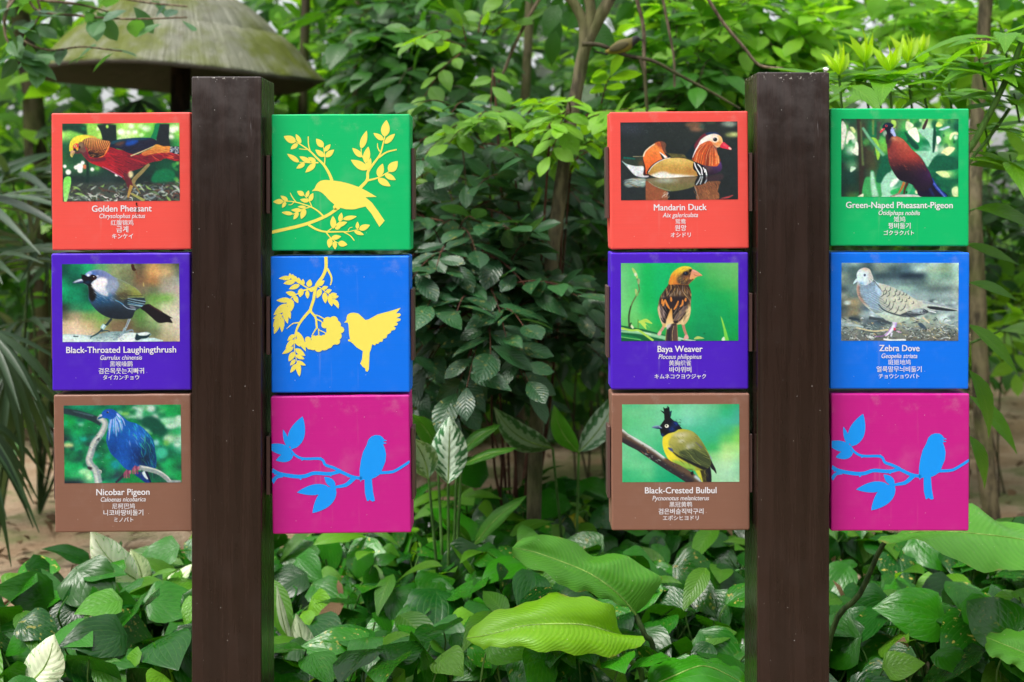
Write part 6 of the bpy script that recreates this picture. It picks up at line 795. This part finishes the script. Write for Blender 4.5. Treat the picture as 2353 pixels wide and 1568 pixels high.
# the small bird on that branch
def bird():
    Y = 4.30; o = at(1425, 122, Y); t = thing('small_bird', 'small dull yellow-olive bird with a black head perched on the bare branch', 'bird', o); k = Y/FPX
    P = [(-34, 2, 4), (-20, 6, 9), (-2, 13, 15), (14, 18, 15), (26, 24, 11), (34, 30, 9.5), (42, 33, 6), (47, 31, 2)]   # (x, z, radius) px from tail root to brow
    V, n = [], 12; a = np.arange(n)*2*np.pi/n; Q = crom(np.array(P, float), False, 4)
    for x, z, r in Q: V.append(np.stack([np.full(n, x*k)+.25*r*k*np.sin(a)*-1, r*k*.85*np.cos(a), z*k+r*k*np.sin(a)], 1))
    m = len(Q); i = np.arange(m-1)[:, None]*n; j = np.arange(n)[None]; F = np.stack([i+j, i+n+j, i+n+(j+1) % n, i+(j+1) % n], -1).reshape(-1, 4)
    b = NB('olive_plumage'); s = b.n('ShaderNodeSeparateXYZ'); b.t.links.new(b.n('ShaderNodeTexCoord').outputs['Object'], s.inputs[0]); c = b.mix(b.ramp(s.outputs[2], 10*k, 24*k), (.20, .16, .02), (.10, .085, .02)); c = b.mix(b.ramp(s.outputs[0], 25*k, 29*k), c, (.015, .014, .016)); pm = b.done(b.bsdf(c, .8))
    mesh_obj('plumage', np.vstack(V), F, pm, t); dk = paint_mat('bird_dark', (.015, .013, .012), .4)
    mesh_obj('beak', *tubes([([(44*k, 0, 31*k), (51*k, 0, 29.5*k), (57*k, 0, 28*k)], 3*k, .5*k)], 8), dk, t)
    bm = box_bm(34*k, 9*k, 3.5*k, .002, 1); bmesh.ops.rotate(bm, verts=bm.verts, cent=(0, 0, 0), matrix=Matrix.Rotation(.25, 3, 'Y')); bm_obj('tail', bm, dk, t, loc=(-44*k, 0, 0))
    for y in (-6, 6):
        bm = bmesh.new(); bmesh.ops.create_uvsphere(bm, u_segments=12, v_segments=8, radius=1, matrix=Matrix.Translation((-4*k, y*2.1*k, 13*k)) @ Matrix.Rotation(-.35, 4, 'Y') @ Matrix.Diagonal((24*k, 3*k, 9*k, 1))); bm_obj('wing', bm, paint_mat('wing_olive', (.07, .06, .02), .8), t, True)
        bm = bmesh.new(); bmesh.ops.create_uvsphere(bm, u_segments=8, v_segments=6, radius=1.8*k, matrix=Matrix.Translation((39*k, y*1.05*k, 33.5*k))); bm_obj('eye', bm, M_BLACK, t, True)
        mesh_obj('leg', *tubes([([(4*k, y*.6*k, 5*k), (5*k, y*.6*k, 0), (6*k, y*.6*k, -6*k)], 1.4*k, 1.1*k), ([(2*k, y*.6*k, -6*k), (6*k, y*.6*k, -6*k), (12*k, y*.6*k, -6*k)], 1.1*k, .7*k)], 5), dk, t)
bird()
G_TR = 'thin trunks behind the signs'
for lab, x0, x1, Y, r, m in (('thin brown trunk nearest the mushroom cap on its right, clear of its rim', 690, 705, 7.6, .034, M_BARKD), ('greyish trunk leaning slightly, second from the mushroom cap', 800, 822, 7.2, .036, M_BARK), ('dark upright trunk beside the greyish leaning one', 866, 876, 6.9, .030, M_BARKD), ('pale slim trunk seen behind the young yellow-green sprays', 1195, 1222, 6.8, .03, M_BARK)):
    tree('slim_tree', lab, [([g0(x0, Y), at(x0-4, 500, Y), at((x0+x1)/2, 200, Y), at(x1, -60, Y), at(x1+14, -260, Y)], r, r*.7)], m, g0(x0, Y), [((x0+x1)/2, -210, Y, 150, 90, .6, 12, 6, .15, DK)], G_TR)
tree('mossy_tree', 'dark mossy trunk left of the golden pheasant block under the mushroom cap', [([g0(98, 7.9), at(95, 700, 7.9), at(85, 400, 7.9), at(72, 200, 7.9), at(45, 20, 7.9), at(30, -150, 7.9)], .075, .055)], M_BARKD, g0(98, 7.9), [(40, -190, 7.9, 220, 100, .6, 16, 6, .14, MD)])
tree('bare_trunk_tree', 'brown-grey trunk right of the zebra dove block', [([g0(2290, 5.4), at(2262, 1030, 5.4), at(2252, 850, 5.4), at(2246, 650, 5.4), at(2238, 500, 5.4), at(2246, 250, 5.5), at(2262, 60, 5.5), at(2275, -160, 5.5)], .038, .028)], M_BARK, g0(2290, 5.4), [(2260, -200, 5.6, 240, 110, .7, 20, 6, .13, BR)])
# hanging twigs at the top
for lab, P, Y, r in (('pale twig slanting down left of the forked tree', ((1255, -30), (1215, 40), (1180, 110), (1160, 160), (1145, 190)), 5.0, .008), ('hanging pale vine right of the forked tree', ((1455, -30), (1478, 60), (1480, 140), (1486, 240), (1490, 260)), 4.6, .008), ('thin pale vine between the bird branch and the right post', ((1518, -30), (1535, 60), (1548, 130), (1550, 200)), 4.9, .006), ('long pale twig reaching down onto the mandarin duck post', ((1610, -30), (1660, 50), (1710, 110), (1745, 150), (1800, 158)), 4.2, .006)):
    o = at(*P[0], Y); t = thing('hanging_twig', lab, 'twig', o, 'bare twigs hanging at the top'); mesh_obj('twig_wood', *tubes([([np.array(tuple(at(x, y, Y)))-np.array(tuple(o)) for x, y in P], r, r*.7)], 6), M_TWIG, t)
# leafy branch hanging in front of the mushroom cap
o = at(60, -60, 4.6); t = thing('leafy_branch', 'grey-green leafy branch hanging in front of the mushroom cap', 'branch', o); lv = Leaves(T_OB); runs = []; oo = np.array(tuple(o))
for P in (((60, -60), (92, 20), (78, 60)), ((60, -60), (80, 20), (180, 36), (300, 44), (430, 40)), ((60, -40), (10, 40), (40, 85), (110, 115), (190, 108), (280, 118)), ((40, -50), (10, 60), (40, 130), (90, 150)), ((92, 0), (180, 10), (260, 30)), ((60, -50), (200, -20), (330, 5), (430, 15))):
    Q = crom(np.array([tuple(at(x, y, 4.6+rng.normal(0, .06))) for x, y in P]), False, 6); runs.append((Q-oo, .006, .003))
    for q in Q[5::1 if P[-1][0] < 200 else 2]:
        for _ in range(1): a = rng.uniform(0, 6.28); lv.add(q+rng.normal(0, .015, 3), (math.cos(a), math.sin(a)*.6-.1, rng.normal(-.35, .3)), (rng.normal(0, .4), -.45+rng.normal(0, .3), 1), rng.uniform(.08, .125), (np.clip(rng.normal(.4, .3), 0, 1), rng.uniform(.75, 1.3), 0))
lv.build('foliage', M_GREY, t, oo); mesh_obj('branches', *tubes(runs, 6), M_TWIG, t)
# ------------------------------------------------------------------ concrete mushroom shelter
def mushroom():
    Y = 7.0; k = Y/FPX; c = at(415, 173, Y); o = Vector((c.x, Y, 0)); t = thing('mushroom_shelter', 'mossy concrete mushroom-shaped shelter with a domed cap on a dark post', 'shelter', o)
    prof = [(0, 207), (50, 202), (98, 188), (132, 172), (154, 158), (178, 139), (200, 117), (211, 104), (214, 97), (228, 94), (252, 73), (270, 52), (286, 32), (304, 12), (318, -3), (322, -9), (316, -17), (298, -11), (220, 12), (110, 34), (36, 44), (30, 46)]
    n = 192; a = np.arange(n)*2*np.pi/n; V = []
    for r, z in prof:
        j = 1+.014*np.sin(a*5+1)+.010*np.sin(a*11)+.006*np.sin(a*27+2)+.004*np.sin(a*43); V.append(np.stack([r*k*np.cos(a)*j, r*k*np.sin(a)*j, np.full(n, c.z+z*k)+.014*np.sin(a*3+.6)*(r/322)+.02*np.cos(a-.4)*(r/322)*-1], 1))
    m = len(prof); i = np.arange(m-1)[:, None]*n; q = np.arange(n)[None]; F = np.stack([i+q, i+n+q, i+n+(q+1) % n, i+(q+1) % n], -1).reshape(-1, 4)
    b = NB('mossy_concrete'); tc = b.n('ShaderNodeTexCoord'); s = b.n('ShaderNodeSeparateXYZ'); b.t.links.new(tc.outputs['Object'], s.inputs[0]); ang = b.math('ARCTAN2', s.outputs[1], s.outputs[0]); cx = b.n('ShaderNodeCombineXYZ'); b.set(cx.inputs[0], b.math('MULTIPLY', ang, 44)); b.set(cx.inputs[1], s.outputs[2]); st = b.noise(cx.outputs[0], 2.6, 4, .6); big = b.noise(b.coord(), 2.6, 5, .65); fine = b.noise(b.coord(), 14, 4, .6)
    base = b.mix(b.ramp(st, .3, .7), (.115, .12, .08), (.42, .42, .35)); base = b.mix(b.math('MULTIPLY', b.ramp(fine, .5, .72), .55), base, (.15, .14, .10)); ms = b.math('ADD', b.ramp(big, .42, .62), b.math('MULTIPLY', b.math('ABSOLUTE', b.math('SUBTRACT', s.outputs[0], .15)), .9)); ms = b.math('MULTIPLY', b.math('MULTIPLY', ms, b.math('MULTIPLY_ADD', st, .8, .35)), .95, clamp=True); base = b.mix(ms, base, (.13, .16, .02))
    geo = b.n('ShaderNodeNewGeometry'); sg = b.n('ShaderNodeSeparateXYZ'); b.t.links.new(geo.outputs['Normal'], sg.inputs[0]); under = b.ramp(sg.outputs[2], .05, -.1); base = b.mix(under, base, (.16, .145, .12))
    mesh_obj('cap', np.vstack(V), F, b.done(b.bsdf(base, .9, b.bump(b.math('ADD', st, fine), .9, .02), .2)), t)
    mesh_obj('post', *tubes([([(0, 0, 0), (0, 0, 1.2), (0, 0, c.z+46*k)], 25*k, 23*k)], 16), bark_mat('dark_timber', (.020, .013, .009), (.045, .028, .018), 24), t)
mushroom()
# ------------------------------------------------------------------ palms at the left edge
def fan_palm(label, foot, fronds, mat=M_PALM, group='lady palms at the left edge', tint=DK):
    o = Vector(foot); oo = np.array(tuple(o)); t = thing('fan_palm', label, 'palm', o, group); lv = Leaves([leaf_tpl(2, 7, p_lance(.030), .5, .55), leaf_tpl(2, 7, p_lance(.036), .5, .9), leaf_tpl(2, 7, p_lance(.028), .5, .25)]); runs = []
    for (hub, d, L, n, spread) in fronds:
        hub = np.array(tuple(hub)); d = unit(d); side = unit(np.cross(d, UP)); up = np.cross(side, d); runs.append(([o, (oo+hub)/2+np.array([0, .1, .15]), hub], .009, .005))
        for k in range(n):
            a = (k/(n-1)-.5)*spread+rng.normal(0, .04); lv.add(hub, d*math.cos(a)+side*math.sin(a)+rng.normal(0, .03, 3), up+np.array([0, -.5, .2]), L*(1-.25*abs(k/(n-1)-.5))*rng.uniform(.85, 1.1), (np.clip(tint[0]+rng.normal(0, .2), 0, 1), tint[1]*rng.uniform(.75, 1.2), 0))
    mesh_obj('stems', *tubes([([np.array(tuple(p))-oo for p in r[0]], r[1], r[2]) for r in runs], 6), M_DSTEM, t); lv.build('fronds', mat, t, oo); return t
fan_palm('pale drooping fan palm fronds beside the nicobar pigeon block', g0(-60, 4.3), [(at(-40, 750, 4.3), (.55, -.25, -.35), .38, 15, 1.9), (at(-90, 930, 4.25), (.6, -.3, -.45), .40, 13, 1.7), (at(20, 840, 4.5), (.25, -.2, -.7), .40, 12, 1.9)], tint=(.6, .95, 0))
fan_palm('dark upright fan palm beside the laughingthrush block', g0(-20, 5.2), [(at(-20, 620, 5.2), (.5, -.2, .4), .55, 12, 2.6), (at(60, 740, 5.3), (.3, -.3, .1), .5, 12, 2.8), (at(-60, 480, 5.3), (.5, -.2, .3), .55, 12, 2.4), (at(70, 560, 5.6), (-.2, -.3, .6), .5, 12, 2.8), (at(10, 900, 5.5), (.4, -.3, .1), .5, 12, 2.8)], tint=(.3, .9, 0))
fan_palm('dark fan palm in the shade behind the golden pheasant block', g0(90, 6.2), [(at(30, 420, 6.2), (.4, -.3, .3), .6, 12, 2.8), (at(110, 620, 6.3), (-.2, -.3, .5), .6, 12, 2.9), (at(60, 800, 6.2), (.1, -.4, .3), .6, 12, 2.9), (at(140, 350, 6.4), (.3, -.3, -.2), .55, 11, 2.5), (at(90, 980, 6.2), (.1, -.4, .3), .6, 12, 2.9), (at(520, 240, 6.6), (.3, -.3, -.3), .6, 12, 2.6), (at(320, 230, 6.8), (-.3, -.3, -.3), .6, 12, 2.6)], tint=(.3, .9, 0))
fan_palm('ribbed palm fronds hanging behind the forked tree', g0(1400, 6.1), [(at(1290, 200, 6.0), (-.5, -.3, -.75), .62, 9, .9), (at(1380, 210, 5.9), (.8, -.3, .25), .62, 9, .7), (at(1370, 200, 6.1), (.6, -.3, -.6), .6, 9, .9)], group=None, tint=(.6, 1.3, 0))
# ------------------------------------------------------------------ bright lance-leaved shrub at the right
def lance_shrub():
    o = Vector(g0(2120, 4.3)); oo = np.array(tuple(o)); t = thing('lance_leaf_shrub', 'bright green lance-leaved shrub with yellow new tips behind the pheasant-pigeon block', 'shrub', o); lv = Leaves(T_LAN); ln = Leaves(T_LAN); runs = []
    for (px, py, Y, sc, tip) in ((1928, 198, 3.55, 1, 1), (2042, 192, 3.6, 1, 1), (1985, 168, 3.7, .8, 1), (2085, 168, 3.75, .7, 1), (2115, 150, 3.9, .7, .8), (2250, 160, 3.6, .9, .7), (2300, 90, 3.5, 1.1, 0), (2275, 175, 3.5, .9, 0), (2330, 240, 3.6, 1, 0), (2180, 215, 3.8, .9, 0), (2260, 300, 3.7, .9, 0), (2320, 380, 3.6, .9, 0), (2020, 225, 3.9, .8, 0), (2350, 150, 3.6, 1, .5)):
        c = np.array(tuple(at(px, py, Y)))
        for k in range(9):
            a = k*2.4+rng.uniform(0, .5); lv.add(c+rng.normal(0, .006, 3), (math.cos(a), math.sin(a)*.8-.25, rng.uniform(.05, .4)), (0, -.25, 1), rng.uniform(.15, .22)*sc, (rng.uniform(.2, 1), rng.uniform(.85, 1.25), 0))
        if tip:
            for k in range(7): a = k*1.9; ln.add(c+np.array([0, 0, .03]), (math.cos(a)*.45, math.sin(a)*.4-.05, 1), (math.cos(a+1.57), -.6, .2), rng.uniform(.07, .10)*tip, (rng.uniform(0, 1), rng.uniform(.9, 1.2), 0))
        J = np.array(tuple(at(min(px+70, 2190), 560, 3.8))); runs.append(([c+np.array([0, 0, .03]), c+np.array([.02, .01, -.05])], .003, .003)) if px > 2190 else runs.append(([c+np.array([0, 0, .03]), c+np.array([.02, .01, -.12]), (c+J)/2+np.array([.03, .03, 0]), J], .0035, .0045))
    main = [at(2360, 60, 3.5), at(2335, 130, 3.5), at(2290, 230, 3.52), at(2240, 325, 3.55), at(2180, 450, 3.6), at(2150, 900, 3.68), o]; runs.append(([np.array(tuple(p)) for p in main], .007, .011))
    runs.append(([np.array(tuple(at(x, y, 3.6))) for x, y in ((2320, 250), (2270, 320), (2235, 362), (2200, 420))], .005, .005))
    for (px, py, dx, dz, L, Y) in ((2215, 560, .9, -.25, .16, 3.7), (2225, 650, .95, -.1, .15, 3.8), (2222, 745, .9, -.55, .20, 3.7), (2226, 850, .6, -.8, .20, 3.7), (2228, 910, .9, -.7, .22, 3.8), (2226, 380, .9, .1, .18, 3.7), (2240, 480, 1, .05, .2, 3.6), (2225, 1000, .6, -.8, .16, 3.7), (2330, 1190, -.6, -.2, .14, 4.0), (2300, 760, .8, .1, .2, 4.0)):
        p = np.array(tuple(at(px, py, Y))); lv.add(p, (dx, -.2, dz), (0, -.7, .8), L, (rng.uniform(0, .5), rng.uniform(.5, .9), 0)); runs.append(([p, p+np.array([-.06*dx-.03, .05, -.05*dz-.04])], .003, .004))
    mesh_obj('branches', *tubes([([np.asarray(p)-oo for p in r[0]], r[1], r[2]) for r in runs], 6), M_STEM, t); lv.build('foliage', M_LANCE, t, oo); ln.build('young_foliage', M_NEW, t, oo)
lance_shrub()
# ------------------------------------------------------------------ shrubs and saplings further back
G_BK = 'shrubs filling the shade behind the signs'
for nm, lab, x, Y, bl in (
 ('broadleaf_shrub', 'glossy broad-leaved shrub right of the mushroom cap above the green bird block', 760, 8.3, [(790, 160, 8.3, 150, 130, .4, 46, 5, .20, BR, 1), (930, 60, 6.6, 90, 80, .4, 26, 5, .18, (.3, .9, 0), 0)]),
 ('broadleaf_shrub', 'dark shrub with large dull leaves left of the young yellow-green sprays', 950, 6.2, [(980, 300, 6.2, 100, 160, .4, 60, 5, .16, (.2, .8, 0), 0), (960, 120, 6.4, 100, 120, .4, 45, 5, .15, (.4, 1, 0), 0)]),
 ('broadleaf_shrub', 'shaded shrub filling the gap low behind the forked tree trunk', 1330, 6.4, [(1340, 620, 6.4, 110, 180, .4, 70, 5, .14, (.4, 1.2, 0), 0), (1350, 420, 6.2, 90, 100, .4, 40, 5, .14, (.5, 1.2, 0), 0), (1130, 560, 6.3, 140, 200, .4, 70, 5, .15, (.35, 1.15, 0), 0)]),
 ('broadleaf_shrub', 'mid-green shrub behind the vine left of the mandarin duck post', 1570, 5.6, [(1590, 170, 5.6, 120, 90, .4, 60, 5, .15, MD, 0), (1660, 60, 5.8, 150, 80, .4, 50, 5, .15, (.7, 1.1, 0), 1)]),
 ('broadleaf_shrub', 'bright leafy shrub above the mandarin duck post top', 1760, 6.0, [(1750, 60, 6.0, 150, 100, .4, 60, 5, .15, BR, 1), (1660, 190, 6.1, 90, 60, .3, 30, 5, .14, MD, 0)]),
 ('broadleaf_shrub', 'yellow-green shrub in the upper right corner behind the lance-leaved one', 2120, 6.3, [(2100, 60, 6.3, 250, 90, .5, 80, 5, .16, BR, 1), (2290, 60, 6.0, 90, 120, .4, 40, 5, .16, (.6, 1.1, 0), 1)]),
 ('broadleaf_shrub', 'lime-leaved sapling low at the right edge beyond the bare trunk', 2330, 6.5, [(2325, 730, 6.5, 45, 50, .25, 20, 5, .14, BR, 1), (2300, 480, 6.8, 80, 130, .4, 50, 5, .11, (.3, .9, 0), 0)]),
 ('broadleaf_shrub', 'dim shrub behind the brown nicobar pigeon and blue blocks, low at the left', 560, 6.6, [(500, 520, 6.8, 350, 260, .5, 120, 5, .15, (.15, .7, 0), 0)]),
 ('broadleaf_shrub', 'dim shrub behind the weaver and bulbul blocks', 1620, 6.6, [(1640, 560, 6.8, 350, 260, .5, 120, 5, .15, (.2, .75, 0), 0)]),
 ('broadleaf_shrub', 'dim shrub behind the zebra dove block', 2060, 6.8, [(2080, 560, 7.0, 250, 220, .5, 90, 5, .14, (.3, .85, 0), 0)])):
    shrub(nm, lab, 'shrub', g0(x, Y), bl, [M_WOOD, M_FARB], M_BARKD, T_OV, G_BK)
# the far planting reads as one mass: dense below, thinner and lit towards the upper right
def far_mass():
    tl, tb = Leaves(T_FAR), Leaves(T_FAR)
    for _ in range(23000):
        y = rng.uniform(7.6, 11.5); px = rng.uniform(-250, 2600); x = (px-1176.5)*y/FPX; py = rng.uniform(-420, 1010); z = CAMZ-(py-470)*y/FPX
        if z < .05: continue
        right = np.clip((px-1500)/700, 0, 1); keep = 1-.80*right*np.clip((560-py)/300, 0, 1)-.45*(1-right)*np.clip((330-py)/200, 0, 1)
        if px > 2170 and py > 860: continue
        low = np.interp(px, [0, 100, 900, 1450, 2200, 2353], [.8, .9, 1, 1, .9, .45]) if py > 500 else 1
        if rng.uniform() > keep*low: continue
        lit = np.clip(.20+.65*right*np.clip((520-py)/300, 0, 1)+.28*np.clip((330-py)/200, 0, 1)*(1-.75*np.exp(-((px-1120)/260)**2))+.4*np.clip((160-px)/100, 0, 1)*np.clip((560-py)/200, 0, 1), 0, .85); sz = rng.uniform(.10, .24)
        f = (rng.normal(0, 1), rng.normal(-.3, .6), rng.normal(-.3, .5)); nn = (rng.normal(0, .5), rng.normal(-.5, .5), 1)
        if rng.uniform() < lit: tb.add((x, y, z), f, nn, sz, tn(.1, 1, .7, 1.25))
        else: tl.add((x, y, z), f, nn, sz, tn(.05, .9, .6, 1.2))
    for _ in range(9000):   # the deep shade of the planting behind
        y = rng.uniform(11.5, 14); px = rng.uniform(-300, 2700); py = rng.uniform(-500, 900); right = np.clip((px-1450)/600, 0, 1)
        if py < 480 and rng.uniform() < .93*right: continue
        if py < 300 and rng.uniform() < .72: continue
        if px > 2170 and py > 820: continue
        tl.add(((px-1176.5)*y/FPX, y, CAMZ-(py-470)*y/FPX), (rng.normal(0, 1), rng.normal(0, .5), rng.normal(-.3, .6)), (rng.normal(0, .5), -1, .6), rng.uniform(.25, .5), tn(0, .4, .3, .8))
    for _ in range(6500):   # unseen planting added around the clearing, to block low sky light
        a = rng.uniform(.62, 2*np.pi-.62); rr = rng.uniform(7.5, 9.5); z = rng.uniform(0, 1)**.8*(2.5 if math.cos(a) < 0 else 4.6)
        tl.add((rr*math.sin(a), 2+rr*math.cos(a), z), (rng.normal(0, 1), rng.normal(0, 1), rng.normal(-.3, .6)), (-math.sin(a)+rng.normal(0, .4), -math.cos(a)+rng.normal(0, .4), .8), rng.uniform(.35, .6), tn(0, .7, .6, 1.2))
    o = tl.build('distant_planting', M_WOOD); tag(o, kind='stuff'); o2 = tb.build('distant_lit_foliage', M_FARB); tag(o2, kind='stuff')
far_mass()
